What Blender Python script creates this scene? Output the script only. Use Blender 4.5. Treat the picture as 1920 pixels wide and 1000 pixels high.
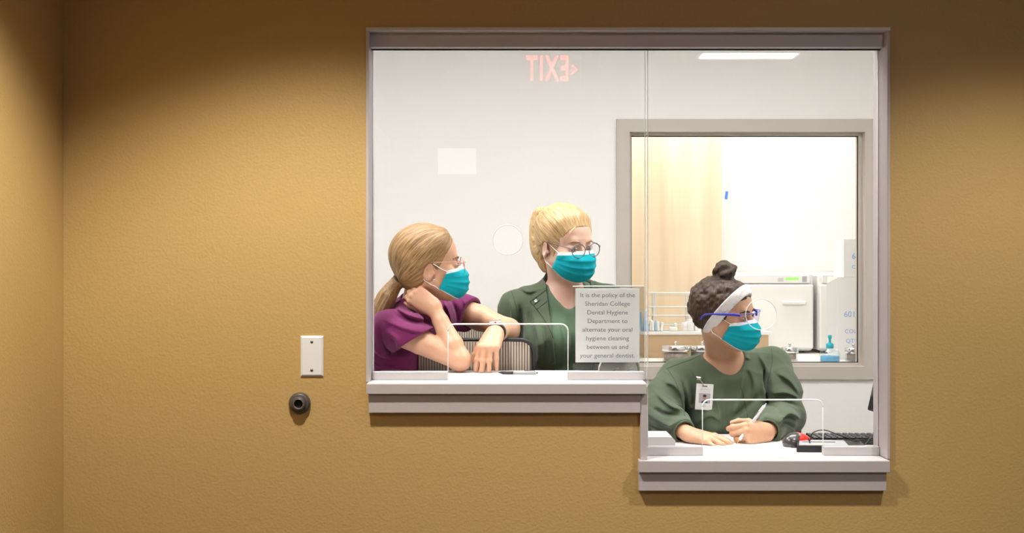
import bpy, bmesh, math, random
import numpy as np
from mathutils import Vector, Matrix, Quaternion

random.seed(7)
for o in list(bpy.data.objects):
    bpy.data.objects.remove(o, do_unlink=True)
SC = bpy.context.scene
COL = SC.collection

# ------------------------------------------------------------------ camera
CAM_D, CAM_H, IMG_W, IMG_H = 3.4, 1.40, 1920.0, 1000.0
FPX = IMG_W * CAM_D / 2.88          # focal length in pixels (1.5 mm per pixel on the lobby wall)
cam_d = bpy.data.cameras.new('camera')
cam = bpy.data.objects.new('camera', cam_d)
COL.objects.link(cam)
cam.location = (0, -CAM_D, CAM_H)
cam.rotation_euler = (math.pi / 2, 0, 0)
cam_d.sensor_width = 36
cam_d.lens = 36 * FPX / IMG_W
SC.camera = cam


def W(px, py, y):
    """photo pixel at a known depth y -> world point"""
    s = (CAM_D + y) / FPX
    return Vector(((px - 960) * s, y, CAM_H - (py - 500) * s))


# ------------------------------------------------------------------ world, exposure
world = bpy.data.worlds.new('world')
SC.world = world
world.use_nodes = True
world.node_tree.nodes['Background'].inputs[0].default_value = (0.5, 0.5, 0.52, 1)
world.node_tree.nodes['Background'].inputs[1].default_value = 0.02
SC.view_settings.view_transform = 'Standard'
SC.view_settings.look = 'None'
SC.view_settings.gamma = 1
SC.view_settings.use_curve_mapping = False
SC.view_settings.exposure = 0.0

CAN_POWER = 170.0        # recessed lobby downlights
CAN2_POWER = 106.0
LOBBY_PANEL = 21.0       # emission of the lobby troffer
OFFICE_PANEL = 16.5       # emission of the office troffers
STERILE_PANEL = 13.0     # emission of the sterilisation room troffer

# ------------------------------------------------------------------ material helpers
MATS = {}


def nt(m):
    return m.node_tree.nodes, m.node_tree.links


def mat(name, col, rough=0.5, metal=0.0, bump=0.0, bscale=80.0, var=0.0, vscale=4.0, spec=0.5, sss=0.0, coat=0.0,
        emit=0.0, alpha=1.0, stretch=(1, 1, 1), sheen=0.0):
    if name in MATS:
        return MATS[name]
    m = bpy.data.materials.new(name)
    m.use_nodes = True
    N, L = nt(m)
    b = N['Principled BSDF']
    b.inputs['Base Color'].default_value = (*col, 1)
    b.inputs['Roughness'].default_value = rough
    b.inputs['Metallic'].default_value = metal
    b.inputs['Specular IOR Level'].default_value = spec
    if coat:
        b.inputs['Coat Weight'].default_value = coat
    if sheen:
        b.inputs['Sheen Weight'].default_value = sheen
    if sss:
        b.inputs['Subsurface Weight'].default_value = sss
        b.inputs['Subsurface Radius'].default_value = (0.012, 0.005, 0.003)
        b.inputs['Subsurface Scale'].default_value = 0.6
    if emit:
        b.inputs['Emission Color'].default_value = (*col, 1)
        b.inputs['Emission Strength'].default_value = emit
    tc = mp = None
    if bump or var:
        tc = N.new('ShaderNodeTexCoord')
        mp = N.new('ShaderNodeMapping')
        mp.inputs['Scale'].default_value = stretch
        L.new(tc.outputs['Object'], mp.inputs['Vector'])
    if var:
        n = N.new('ShaderNodeTexNoise')
        n.inputs['Scale'].default_value = vscale
        n.inputs['Detail'].default_value = 4
        L.new(mp.outputs[0], n.inputs['Vector'])
        r = N.new('ShaderNodeMix')
        r.data_type = 'RGBA'
        r.inputs[6].default_value = (*[max(0, c * (1 - var)) for c in col], 1)
        r.inputs[7].default_value = (*[min(1, c * (1 + var)) for c in col], 1)
        L.new(n.outputs['Fac'], r.inputs[0])
        L.new(r.outputs[2], b.inputs['Base Color'])
    if bump:
        n2 = N.new('ShaderNodeTexNoise')
        n2.inputs['Scale'].default_value = bscale
        n2.inputs['Detail'].default_value = 3
        L.new(mp.outputs[0], n2.inputs['Vector'])
        bp = N.new('ShaderNodeBump')
        bp.inputs['Strength'].default_value = bump
        bp.inputs['Distance'].default_value = 0.002
        L.new(n2.outputs['Fac'], bp.inputs['Height'])
        L.new(bp.outputs[0], b.inputs['Normal'])
    MATS[name] = m
    return m


def clear_mat(name, tint=(1, 1, 1), base=0.04, edge=0.5, rough=0.0):
    """thin clear sheet: passes light straight through and mirrors a few percent"""
    if name in MATS:
        return MATS[name]
    m = bpy.data.materials.new(name)
    m.use_nodes = True
    N, L = nt(m)
    N.remove(N['Principled BSDF'])
    t = N.new('ShaderNodeBsdfTransparent')
    t.inputs[0].default_value = (*tint, 1)
    g = N.new('ShaderNodeBsdfGlossy')
    g.inputs['Roughness'].default_value = rough
    lw = N.new('ShaderNodeLayerWeight')
    pw = N.new('ShaderNodeMath'); pw.operation = 'POWER'; pw.inputs[1].default_value = 5
    ml = N.new('ShaderNodeMath'); ml.operation = 'MULTIPLY_ADD'; ml.inputs[1].default_value = edge; ml.inputs[2].default_value = base
    L.new(lw.outputs['Facing'], pw.inputs[0]); L.new(pw.outputs[0], ml.inputs[0])
    mx = N.new('ShaderNodeMixShader')
    L.new(ml.outputs[0], mx.inputs[0]); L.new(t.outputs[0], mx.inputs[1]); L.new(g.outputs[0], mx.inputs[2])
    L.new(mx.outputs[0], N['Material Output'].inputs[0])
    MATS[name] = m
    return m


def wood_mat(name, c1, c2, scale=6.0, stretch=(9, 9, 0.5)):
    m = bpy.data.materials.new(name); m.use_nodes = True
    N, L = nt(m); b = N['Principled BSDF']
    tc = N.new('ShaderNodeTexCoord'); mp = N.new('ShaderNodeMapping'); mp.inputs['Scale'].default_value = stretch
    n = N.new('ShaderNodeTexNoise'); n.inputs['Scale'].default_value = scale; n.inputs['Detail'].default_value = 6
    n.inputs['Distortion'].default_value = 0.6
    r = N.new('ShaderNodeValToRGB')
    r.color_ramp.elements[0].position = 0.3; r.color_ramp.elements[0].color = (*c1, 1)
    r.color_ramp.elements[1].position = 0.7; r.color_ramp.elements[1].color = (*c2, 1)
    L.new(tc.outputs['Object'], mp.inputs[0]); L.new(mp.outputs[0], n.inputs['Vector']); L.new(n.outputs['Fac'], r.inputs[0])
    L.new(r.outputs[0], b.inputs['Base Color']); b.inputs['Roughness'].default_value = 0.45
    MATS[name] = m
    return m


# ------------------------------------------------------------------ object helpers
def link(o, parent=None):
    COL.objects.link(o)
    if parent is not None:
        o.parent = parent
        o.matrix_parent_inverse = Matrix.Identity(4)
        # children are authored in world space unless the parent is at a base point
        o.location = o.location - world_loc(parent)
    return o


def world_loc(o):
    v = Vector((0, 0, 0))
    while o is not None:
        v = v + o.location
        o = o.parent
    return v


def tag(o, label=None, cat=None, group=None, kind=None):
    if label: o['label'] = label
    if cat: o['category'] = cat
    if group: o['group'] = group
    if kind: o['kind'] = kind
    return o


def empty(name, loc=(0, 0, 0), label=None, cat=None, group=None, kind=None):
    o = bpy.data.objects.new(name, None)
    o.empty_display_size = 0.05
    o.location = loc
    COL.objects.link(o)
    return tag(o, label, cat, group, kind)


class MB:
    """collects shapes (world coordinates) into one mesh"""

    def __init__(self):
        self.bm = bmesh.new()
        self.mi = 0

    def _setm(self, faces):
        for f in faces:
            f.material_index = self.mi
        return faces

    def box(self, x0, x1, y0, y1, z0, z1, bev=0.0, seg=2, M=None):
        r = bmesh.ops.create_cube(self.bm, size=1)
        vs = r['verts']
        for v in vs:
            v.co = Vector(((x0 + x1) / 2 + v.co.x * (x1 - x0), (y0 + y1) / 2 + v.co.y * (y1 - y0), (z0 + z1) / 2 + v.co.z * (z1 - z0)))
        if bev > 0:
            es = list({e for v in vs for e in v.link_edges})
            rr = bmesh.ops.bevel(self.bm, geom=es, offset=bev, segments=seg, profile=0.5, affect='EDGES', clamp_overlap=True)
            vs = list({v for f in rr['faces'] for v in f.verts} | {v for v in vs if v.is_valid})
        if M is not None:
            for v in vs:
                v.co = M @ v.co
        self._setm({f for v in vs for f in v.link_faces})
        return self

    def tube(self, pts, r, n=8, closed=False, cap=True, radii=None, flat=1.0, upv=None):
        pts = [Vector(p) for p in pts]
        rings = []
        m = len(pts)
        prev = None
        for i, p in enumerate(pts):
            if closed:
                t = pts[(i + 1) % m] - pts[i - 1]
            else:
                t = pts[min(i + 1, m - 1)] - pts[max(i - 1, 0)]
            t.normalize()
            if prev is None:
                ref = Vector(upv) if upv is not None else (Vector((0, 0, 1)) if abs(t.z) < 0.9 else Vector((1, 0, 0)))
                u = (ref - t * ref.dot(t)).normalized()
            else:
                u = (prev - t * prev.dot(t)).normalized()
            prev = u
            w = t.cross(u)
            rr = radii[i] if radii else r
            rings.append([self.bm.verts.new(p + u * math.cos(a) * rr + w * math.sin(a) * rr * flat) for a in [2 * math.pi * k / n for k in range(n)]])
        fs = []
        for i in range(m if closed else m - 1):
            a, b = rings[i], rings[(i + 1) % m]
            off = 0
            if closed and i == m - 1:
                off = min(range(n), key=lambda s: sum((a[k].co - b[(k + s) % n].co).length for k in range(n)))
            for k in range(n):
                fs.append(self.bm.faces.new((a[k], a[(k + 1) % n], b[(k + 1 + off) % n], b[(k + off) % n])))
        if cap and not closed:
            fs.append(self.bm.faces.new(rings[0][::-1])); fs.append(self.bm.faces.new(rings[-1]))
        for f in fs:
            f.smooth = True
        self._setm(fs)
        return self

    def lathe(self, prof, n=24, M=None, close=True):
        """prof: [(r,z)...] around z; M places it"""
        rings = []
        for r, z in prof:
            if r < 1e-6:
                rings.append([self.bm.verts.new((0, 0, z))])
            else:
                rings.append([self.bm.verts.new((r * math.cos(2 * math.pi * k / n), r * math.sin(2 * math.pi * k / n), z)) for k in range(n)])
        fs = []
        for a, b in zip(rings[:-1], rings[1:]):
            if len(a) == 1 and len(b) == 1:
                continue
            for k in range(n):
                k2 = (k + 1) % n
                if len(a) == 1: fs.append(self.bm.faces.new((a[0], b[k2], b[k])))
                elif len(b) == 1: fs.append(self.bm.faces.new((a[k], a[k2], b[0])))
                else: fs.append(self.bm.faces.new((a[k], a[k2], b[k2], b[k])))
        for f in fs:
            f.smooth = True
        if M is not None:
            for rg in rings:
                for v in rg:
                    v.co = M @ v.co
        self._setm(fs)
        return self

    def plate(self, outline, holes, d0, d1, axis='y', edge_mi=None):
        """2-D outline with holes, extruded between d0 and d1. axis y: (x,z) drawing; axis z: (x,y) drawing"""
        def mk(p, d):
            return (p[0], d, p[1]) if axis == 'y' else (p[0], p[1], d)
        loops = [outline] + list(holes)
        sides = []
        for d in (d0, d1):
            es = []
            rings = []
            for lp in loops:
                vs = [self.bm.verts.new(mk(p, d)) for p in lp]
                rings.append(vs)
                for i in range(len(vs)):
                    es.append(self.bm.edges.new((vs[i], vs[(i + 1) % len(vs)])))
            r = bmesh.ops.triangle_fill(self.bm, use_beauty=True, use_dissolve=False, edges=es)
            self._setm([g for g in r['geom'] if isinstance(g, bmesh.types.BMFace)])
            sides.append(rings)
        ef = []
        for ra, rb in zip(*sides):
            n = len(ra)
            for i in range(n):
                ef.append(self.bm.faces.new((ra[i], ra[(i + 1) % n], rb[(i + 1) % n], rb[i])))
        for f in ef:
            f.material_index = self.mi if edge_mi is None else edge_mi
        return self

    def grid(self, pts, smooth=True, mi_fn=None):
        """pts[i][j] -> quads"""
        V = [[self.bm.verts.new(p) for p in row] for row in pts]
        for i in range(len(V) - 1):
            for j in range(len(V[0]) - 1):
                f = self.bm.faces.new((V[i][j], V[i + 1][j], V[i + 1][j + 1], V[i][j + 1]))
                f.smooth = smooth
                f.material_index = mi_fn(i, j) if mi_fn else self.mi
        return self

    def build(self, name, mats, parent=None, smooth_angle=None, origin=None, recalc=True):
        if recalc:
            bmesh.ops.recalc_face_normals(self.bm, faces=self.bm.faces)
        me = bpy.data.meshes.new(name)
        co = Vector(origin) if origin is not None else (world_loc(parent) if parent is not None else Vector((0, 0, 0)))
        if origin is None and parent is None:
            xs = [v.co for v in self.bm.verts]
            co = Vector(((min(v.x for v in xs) + max(v.x for v in xs)) / 2, (min(v.y for v in xs) + max(v.y for v in xs)) / 2, min(v.z for v in xs)))
        for v in self.bm.verts:
            v.co -= co
        self.bm.to_mesh(me)
        self.bm.free()
        for m in (mats if isinstance(mats, (list, tuple)) else [mats]):
            me.materials.append(m)
        if smooth_angle is not None:
            me.shade_smooth()
            me.set_sharp_from_angle(angle=math.radians(smooth_angle))
        o = bpy.data.objects.new(name, me)
        o.location = co
        link(o, parent)
        return o


def text(name, body, m, loc, size, rot=(math.pi / 2, 0, 0), parent=None, align='CENTER', extrude=0.0002, spacing=1.0, scale=(1, 1, 1), bold=0.0, tracking=1.0):
    """lettering as a real mesh"""
    cu = bpy.data.curves.new(name, 'FONT')
    cu.body = body
    cu.size = size
    cu.align_x = align
    cu.align_y = 'CENTER'
    cu.extrude = extrude
    cu.space_line = spacing
    cu.offset = bold
    cu.space_character = tracking
    cu.resolution_u = 3
    tmp = bpy.data.objects.new(name + '_curve', cu)
    COL.objects.link(tmp)
    dg = bpy.context.evaluated_depsgraph_get()
    me = bpy.data.meshes.new_from_object(tmp.evaluated_get(dg))
    bpy.data.objects.remove(tmp, do_unlink=True)
    me.materials.clear()
    me.materials.append(m)
    o = bpy.data.objects.new(name, me)
    o.location = loc
    o.rotation_euler = rot
    o.scale = scale
    link(o, parent)
    return o


def arc_pts(c, r, a0, a1, n):
    return [(c[0] + r * math.cos(a0 + (a1 - a0) * i / n), c[1] + r * math.sin(a0 + (a1 - a0) * i / n)) for i in range(n + 1)]


def rrect(x0, x1, y0, y1, r, n=5):
    p = []
    p += arc_pts((x1 - r, y1 - r), r, 0, math.pi / 2, n)
    p += arc_pts((x0 + r, y1 - r), r, math.pi / 2, math.pi, n)
    p += arc_pts((x0 + r, y0 + r), r, math.pi, 1.5 * math.pi, n)
    p += arc_pts((x1 - r, y0 + r), r, 1.5 * math.pi, 2 * math.pi, n)
    return p


def circle(c, r, n=40):
    return [(c[0] + r * math.cos(2 * math.pi * i / n), c[1] + r * math.sin(2 * math.pi * i / n)) for i in range(n)]


def spline(pts, n=10):
    """Catmull-Rom through points"""
    P = [Vector(p) for p in pts]
    P = [P[0] * 2 - P[1]] + P + [P[-1] * 2 - P[-2]]
    out = []
    for i in range(1, len(P) - 2):
        for k in range(n):
            t = k / n
            a, b, c, d = P[i - 1], P[i], P[i + 1], P[i + 2]
            out.append(0.5 * ((2 * b) + (c - a) * t + (2 * a - 5 * b + 4 * c - d) * t * t + (3 * b - a - 3 * c + d) * t ** 3))
    out.append(P[-2])
    return out


# ------------------------------------------------------------------ materials
def tan_wall_material():
    m = mat('tan_orange_peel_paint', (0.54, 0.36, 0.138), rough=0.5, spec=0.35)
    N, L = nt(m); b = N['Principled BSDF']
    tc = N.new('ShaderNodeTexCoord')
    n = N.new('ShaderNodeTexNoise'); n.inputs['Scale'].default_value = 110; n.inputs['Detail'].default_value = 2.5
    n2 = N.new('ShaderNodeTexVoronoi'); n2.inputs['Scale'].default_value = 150; n2.feature = 'SMOOTH_F1'
    ad = N.new('ShaderNodeMath'); ad.operation = 'ADD'
    bp = N.new('ShaderNodeBump'); bp.inputs['Strength'].default_value = 0.42; bp.inputs['Distance'].default_value = 0.0015
    L.new(tc.outputs['Object'], n.inputs['Vector']); L.new(tc.outputs['Object'], n2.inputs['Vector'])
    L.new(n.outputs['Fac'], ad.inputs[0]); L.new(n2.outputs['Distance'], ad.inputs[1])
    L.new(ad.outputs[0], bp.inputs['Height']); L.new(bp.outputs[0], b.inputs['Normal'])
    n3 = N.new('ShaderNodeTexNoise'); n3.inputs['Scale'].default_value = 300
    mx = N.new('ShaderNodeMix'); mx.data_type = 'RGBA'
    mx.inputs[6].default_value = (0.515, 0.342, 0.128, 1); mx.inputs[7].default_value = (0.565, 0.378, 0.148, 1)
    L.new(tc.outputs['Object'], n3.inputs['Vector']); L.new(n3.outputs['Fac'], mx.inputs[0]); L.new(mx.outputs[2], b.inputs['Base Color'])
    return m


M_TAN = tan_wall_material()
M_OFFWALL = mat('office_white_paint', (0.87, 0.855, 0.83), rough=0.6, bump=0.15, bscale=120)
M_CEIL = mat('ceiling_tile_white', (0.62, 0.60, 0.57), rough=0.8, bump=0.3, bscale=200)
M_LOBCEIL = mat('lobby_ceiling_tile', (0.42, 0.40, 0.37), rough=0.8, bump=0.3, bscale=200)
M_CARPET = mat('carpet_grey', (0.06, 0.056, 0.052), rough=0.95, bump=0.6, bscale=400, var=0.25, vscale=60)
M_VINYL = mat('office_vinyl_floor', (0.26, 0.25, 0.23), rough=0.45, var=0.08, vscale=8)
M_LAM = mat('mauve_grey_laminate', (0.50, 0.455, 0.46), rough=0.42, bump=0.12, bscale=260, var=0.04, vscale=200)
M_LAMTOP = mat('pale_laminate_counter', (0.66, 0.63, 0.64), rough=0.35, var=0.03, vscale=200)
M_HEAD = mat('lightened_frame_laminate', (0.54, 0.52, 0.55), rough=0.45, bump=0.12, bscale=260)  # the frame laminate again, lightened in place of light on the header
M_GASKET = mat('black_gasket', (0.012, 0.012, 0.014), rough=0.6)
M_GLASS = clear_mat('clear_glass', (1, 1, 1), 0.024, 0.6)
M_GEDGE = mat('white_edge_glow', (0.93, 0.94, 0.94), rough=0.25, spec=0.6)  # white colour stands in for light glowing at clear sheet edges
M_ALU = mat('anodised_aluminium', (0.62, 0.61, 0.62), rough=0.42, metal=0.35)
M_STEEL = mat('brushed_steel', (0.92, 0.92, 0.93), rough=0.38, metal=0.15)
M_CHROME = mat('chrome', (0.80, 0.80, 0.80), rough=0.14, metal=1.0)
M_BUMP = mat('brown_rubber', (0.085, 0.07, 0.062), rough=0.42)
M_BUMPRING = mat('bumper_metal_ring', (0.32, 0.28, 0.25), rough=0.35, metal=0.7)
M_DARK = mat('dark_hole', (0.008, 0.007, 0.006), rough=0.7)
M_BFRAME = mat('beige_grey_frame_paint', (0.52, 0.47, 0.43), rough=0.45)
M_BLACKP = mat('black_plastic', (0.016, 0.016, 0.018), rough=0.38)
M_GREYP = mat('grey_plastic', (0.40, 0.41, 0.43), rough=0.35)
M_WHITEP = mat('white_plastic', (0.84, 0.83, 0.80), rough=0.4)
M_PAPER = mat('paper_white', (0.86, 0.86, 0.86), rough=0.7)
def translucent_paper():
    m = mat('notice_paper', (0.9, 0.9, 0.9), rough=0.7)
    N, L = nt(m)
    t = N.new('ShaderNodeBsdfTranslucent'); t.inputs[0].default_value = (.97, .97, .98, 1)
    x = N.new('ShaderNodeMixShader'); x.inputs[0].default_value = .72
    L.new(N['Principled BSDF'].outputs[0], x.inputs[1]); L.new(t.outputs[0], x.inputs[2]); L.new(x.outputs[0], N['Material Output'].inputs[0])
    return m


M_NOTICE = translucent_paper()
M_INK = mat('print_ink', (0.12, 0.12, 0.13), rough=0.7)
M_ACRYL = clear_mat('clear_acrylic', (0.985, 0.995, 0.99), 0.035, 0.5)
M_RED = mat('red_gloss_plastic', (0.72, 0.03, 0.02), rough=0.22, coat=0.5)
M_WOOD = wood_mat('maple_veneer', (0.66, 0.50, 0.32), (0.80, 0.66, 0.47), 2.2, (4, 4, 0.35))
M_TANWOOD = wood_mat('tan_shelf_board', (0.50, 0.34, 0.19), (0.58, 0.41, 0.24), 2, (2, 9, 9))
M_TEAL = mat('turquoise_plastic', (0.0, 0.42, 0.52), rough=0.3)
M_BLUEINK = mat('blue_print', (0.22, 0.42, 0.78), rough=0.6)
M_BLUETAPE = mat('blue_tape', (0.05, 0.25, 0.75), rough=0.6)
M_BOX = mat('white_carton', (0.86, 0.85, 0.83), rough=0.6)
M_POUCH = mat('pouch_blue', (0.45, 0.68, 0.90), rough=0.35)
M_POUCHW = mat('pouch_white', (0.88, 0.88, 0.82), rough=0.5)
M_LIQ = mat('blue_liquid', (0.10, 0.45, 0.75), rough=0.2)
M_LCD = mat('green_lcd', (0.25, 0.85, 0.12), rough=0.4, emit=0.9)
M_EXITRED = mat('exit_red_light', (1.0, 0.04, 0.03), rough=0.5, emit=34.0)
M_EXITBOX = mat('exit_sign_housing', (0.30, 0.29, 0.28), rough=0.5)


def emit_mat(name, col, s):
    m = bpy.data.materials.new(name); m.use_nodes = True
    N, L = nt(m); N.remove(N['Principled BSDF'])
    e = N.new('ShaderNodeEmission'); e.inputs[0].default_value = (*col, 1); e.inputs[1].default_value = s
    L.new(e.outputs[0], N['Material Output'].inputs[0])
    return m


M_LPANEL = emit_mat('lobby_diffuser_light', (1.0, 0.97, 0.92), LOBBY_PANEL)
M_OPANEL = emit_mat('office_diffuser_light', (1.0, 0.975, 0.94), OFFICE_PANEL)
M_SPANEL = emit_mat('sterile_diffuser_light', (1.0, 0.985, 0.95), STERILE_PANEL)
M_CANLENS = emit_mat('downlight_lens', (1.0, 0.93, 0.80), 6.0)
M_SIDELIGHT = emit_mat('lit_window_light', (1.0, 0.98, 0.95), 2.6)

# ------------------------------------------------------------------ the shell
WT = 0.115                                   # wall thickness
LX, RX = -0.4095, 1.060                      # frame outer edges
TZ = 2.0705                                  # frame top
ZU, ZL = 1.0756, 0.859                       # counter tops
SX = 0.359                                   # step in the opening (outer face of the step jamb)
APU, APL = 0.991, 0.773                      # apron bottoms
LOB_L, LOB_R, LOB_B, CEIL = -1.262, 5.5, -9.0, 2.72
OFF_L, OFF_R, OFF_B = -2.0, 2.05, 2.1
ST_L, ST_R, ST_B = -0.4, 2.6, 3.42

mb = MB()
hole = [(LX + .002, TZ - .002), (RX - .002, TZ - .002), (RX - .002, ZL - 0.03), (SX + .002, ZL - .03), (SX + .002, ZU - .028), (LX + .002, ZU - .028)]
mb.plate([(LOB_L, CEIL), (LOB_R, CEIL), (LOB_R, 0), (LOB_L, 0)], [hole], 0, WT * 0.5)
wf = mb.build('wall_front', M_TAN); tag(wf, 'tan orange-peel painted wall around the reception window', kind='structure')
mb = MB()
mb.plate([(OFF_L - .1, CEIL), (LOB_R, CEIL), (LOB_R, 0), (OFF_L - .1, 0)], [hole], WT * 0.5 + 0.0005, WT)
w = mb.build('wall_office_front', M_OFFWALL); tag(w, 'white painted office side of the window wall', kind='structure')


def slab(name, x0, x1, y0, y1, z0, z1, m, label):
    b = MB(); b.box(x0, x1, y0, y1, z0, z1)
    o = b.build(name, m); tag(o, label, kind='structure'); return o


slab('wall_left', LOB_L - 0.1, LOB_L, LOB_B, -0.0005, 0, CEIL, M_TAN, 'tan painted side wall of the lobby')
slab('wall_right', LOB_R, LOB_R + 0.1, LOB_B, WT, 0, CEIL, M_TAN, 'tan painted far side wall of the lobby')
mbw = MB()
mbw.plate([(LOB_L, CEIL), (LOB_R, CEIL), (LOB_R, 0), (LOB_L, 0)], [[(-0.80, 2.66), (-0.34, 2.66), (-0.34, 2.33), (-0.80, 2.33)]], LOB_B - 0.1, LOB_B)
tag(mbw.build('wall_rear', M_TAN), 'tan painted rear wall of the lobby', kind='structure')
slab('floor', LOB_L, LOB_R, LOB_B, -0.0005, -0.1, 0, M_CARPET, 'grey carpeted lobby floor')
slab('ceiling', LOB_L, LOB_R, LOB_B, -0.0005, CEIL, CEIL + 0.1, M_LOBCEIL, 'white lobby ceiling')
slab('floor_office', OFF_L, OFF_R, WT, ST_B, -0.1, 0, M_VINYL, 'pale vinyl office floor')
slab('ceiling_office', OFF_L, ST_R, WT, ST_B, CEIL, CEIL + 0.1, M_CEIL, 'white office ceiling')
slab('wall_office_left', OFF_L - 0.1, OFF_L, WT, OFF_B, 0, CEIL, M_OFFWALL, 'white office side wall')
slab('wall_office_right', OFF_R, OFF_R + 0.1, WT, OFF_B, 0, CEIL, M_OFFWALL, 'white office side wall')

# back wall of the office with the inner window
s2 = (CAM_D + OFF_B) / FPX
BX0, BX1 = (1156 - 960) * s2, (1644 - 960) * s2
BZ1, BZ0 = CAM_H - (224 - 500) * s2, CAM_H - (711 - 500) * s2
mb = MB()
hole2 = [(BX0 + .01, BZ1 - .01), (BX1 - .01, BZ1 - .01), (BX1 - .01, BZ0 + .01), (BX0 + .01, BZ0 + .01)]
mb.plate([(OFF_L, CEIL), (OFF_R, CEIL), (OFF_R, 0), (OFF_L, 0)], [hole2], OFF_B, OFF_B + 0.12)
tag(mb.build('wall_back', M_OFFWALL), 'white office back wall around the inner window', kind='structure')
slab('wall_sterile_back', ST_L, ST_R, ST_B, ST_B + 0.1, 0, CEIL, M_OFFWALL, 'white far wall of the sterilisation room')
slab('wall_sterile_left', ST_L - .1, ST_L, OFF_B + .12, ST_B, 0, CEIL, M_OFFWALL, 'white side wall of the sterilisation room')
slab('wall_sterile_right', ST_R, ST_R + .1, OFF_B + .12, ST_B, 0, CEIL, M_OFFWALL, 'white side wall of the sterilisation room')

# ------------------------------------------------------------------ window_1 : the reception window
win = empty('window_1', ((LX + RX) / 2, 0.05, ZL), 'stepped reception window with mauve-grey frame and two glass panes', kind='structure')
FY0, FY1 = -0.012, WT + 0.006
b = MB(); b.box(LX, LX + .008, FY0, FY1, ZU, TZ - .009, .0012); b.build('jamb', M_LAM, win)
b = MB(); b.box(RX - .008, RX, FY0, FY1, ZL, TZ - .009, .0012); b.build('jamb', M_LAM, win)
b = MB(); b.box(LX, RX, FY0 - .004, FY1, TZ - .009, TZ, .0012); b.build('head_jamb', M_LAMTOP, win)  # same laminate as the jambs, painted paler as if lit from above
b = MB(); b.box(SX, SX + .0195, -0.020, FY1, ZL, ZU - .031, .0012); b.build('step_jamb', M_LAM, win)
HB = CAM_H + 407 * (CAM_D + .06) / FPX
b = MB(); b.box(LX + .008, RX - .008, 0.02, .060, HB, TZ - .009, .001); b.build('header', M_HEAD, win)
b = MB(); b.box(LX + .008, RX - .008, 0.050, .0602, HB - .0030, HB, 0); b.build('gasket', M_GASKET, win)

GY0, GY1 = 0.067, 0.073
JX = 0.3845
g0 = (CAM_D + .07) / FPX


def gx(px): return (px - 960) * g0
def gz(py): return CAM_H - (py - 500) * g0


def pane(x0, x1, z0, z1, nx0, nx1, nz, hc, hr):
    r = 0.020
    out = [(x0, z0), (nx0, z0)]
    out += [(nx0 + r - r * math.cos(a), nz - r + r * math.sin(a)) for a in [math.pi / 2 * k / 6 for k in range(7)]]
    out += [(nx1 - r + r * math.sin(a), nz - r + r * math.cos(a)) for a in [math.pi / 2 * k / 6 for k in range(7)]]
    out += [(nx1, z0), (x1, z0), (x1, z1), (x0, z1)]
    m_ = MB(); m_.plate(out, [circle(hc, hr)], GY0, GY1, edge_mi=1)
    return m_.build('pane', [M_GLASS, M_GEDGE], win)


PT = HB + .020
pane(LX + .010, JX - .002, ZU + .006, PT, gx(840), gx(1065), gz(608), (gx(952), gz(450)), .043)
pane(JX + .002, RX - .010, ZL + .006, PT, gx(1317), gx(1543), gz(750), (gx(1427), gz(590)), .0445)
# white tubes painting in the light piped to notch, speak-hole and joint edges
def edge_line(pts, r, closed=False):
    b_ = MB(); b_.tube([(p[0], .0695, p[1]) for p in pts], r, 6, closed=closed, flat=1.6); b_.build('edge_glow_line', M_GEDGE, win)


for nx0, nx1, nz, z0 in ((gx(840), gx(1065), gz(608), ZU + .023), (gx(1317), gx(1543), gz(750), ZL + .025)):
    r = .020
    pp = [(nx0, z0)] + [(nx0 + r - r * math.cos(a), nz - r + r * math.sin(a)) for a in [math.pi / 2 * k / 6 for k in range(7)]]
    pp += [(nx1 - r + r * math.sin(a), nz - r + r * math.cos(a)) for a in [math.pi / 2 * k / 6 for k in range(7)]] + [(nx1, z0)]
    edge_line(pp[:2], .0013); edge_line(pp[1:-1], .0022); edge_line(pp[-2:], .0013)
edge_line(circle((gx(952), gz(450)), .043), .0013, True)
edge_line(circle((gx(1427), gz(590)), .0445), .0011, True)
edge_line([(JX - .0028, ZU + .008), (JX - .0028, PT)], .0010)
edge_line([(JX + .0050, ZL + .008), (JX + .0050, PT)], .0012)
edge_line([(RX - .0105, ZL + .026), (RX - .0105, PT)], .0014)
edge_line([(LX + .0105, ZU + .024), (LX + .0105, PT)], .0014)
for (xa, xb, z, h) in ((LX + .009, gx(840), ZU, .023), (gx(1064), gx(1207), ZU, .023), (SX + .020, gx(1317), ZL, .025), (gx(1543), RX - .009, ZL, .025)):
    b = MB()
    b.box(xa, xb, .056, .0662, z + .0004, z + h, .001)
    b.box(xa, xb, .0738, .084, z + .0004, z + h, .001)
    b.box(xa, xb, .0655, .0745, z + .0004, z + .005)
    b.build('glazing_channel', M_ALU, win)

# counters
up = empty('transaction_counter', ((LX + SX) / 2, .1, APU), 'upper pale laminate counter ledge with mauve-grey edge, under the magenta-shirted woman\'s elbow', 'counter')
b = MB(); b.box(-.405, .3745, -.0375, .37, ZU - .031, ZU, .003, 3); b.build('worktop', M_LAMTOP, up)
b = MB(); b.box(-.4052, .3747, -.0387, -.0375, ZU - .030, ZU - .0035, .0003, 1); b.build('edge_band', M_LAM, up)
b = MB(); b.box(-.401, SX - .0005, -.024, -.0004, APU, ZU - .0315, .001); b.build('apron', M_LAM, up)
lo = empty('writing_counter', (.7, .2, APL), 'lower pale laminate writing counter with mauve-grey edge, under the seated woman\'s hands', 'counter')
b = MB(); b.plate([(.3535, -.0375), (1.0505, -.0375), (1.0505, WT + .01), (1.62, WT + .01), (1.62, .5), (.3535, .5)], [], ZL - .0325, ZL, axis='z'); b.build('worktop', M_LAMTOP, lo)
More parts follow.
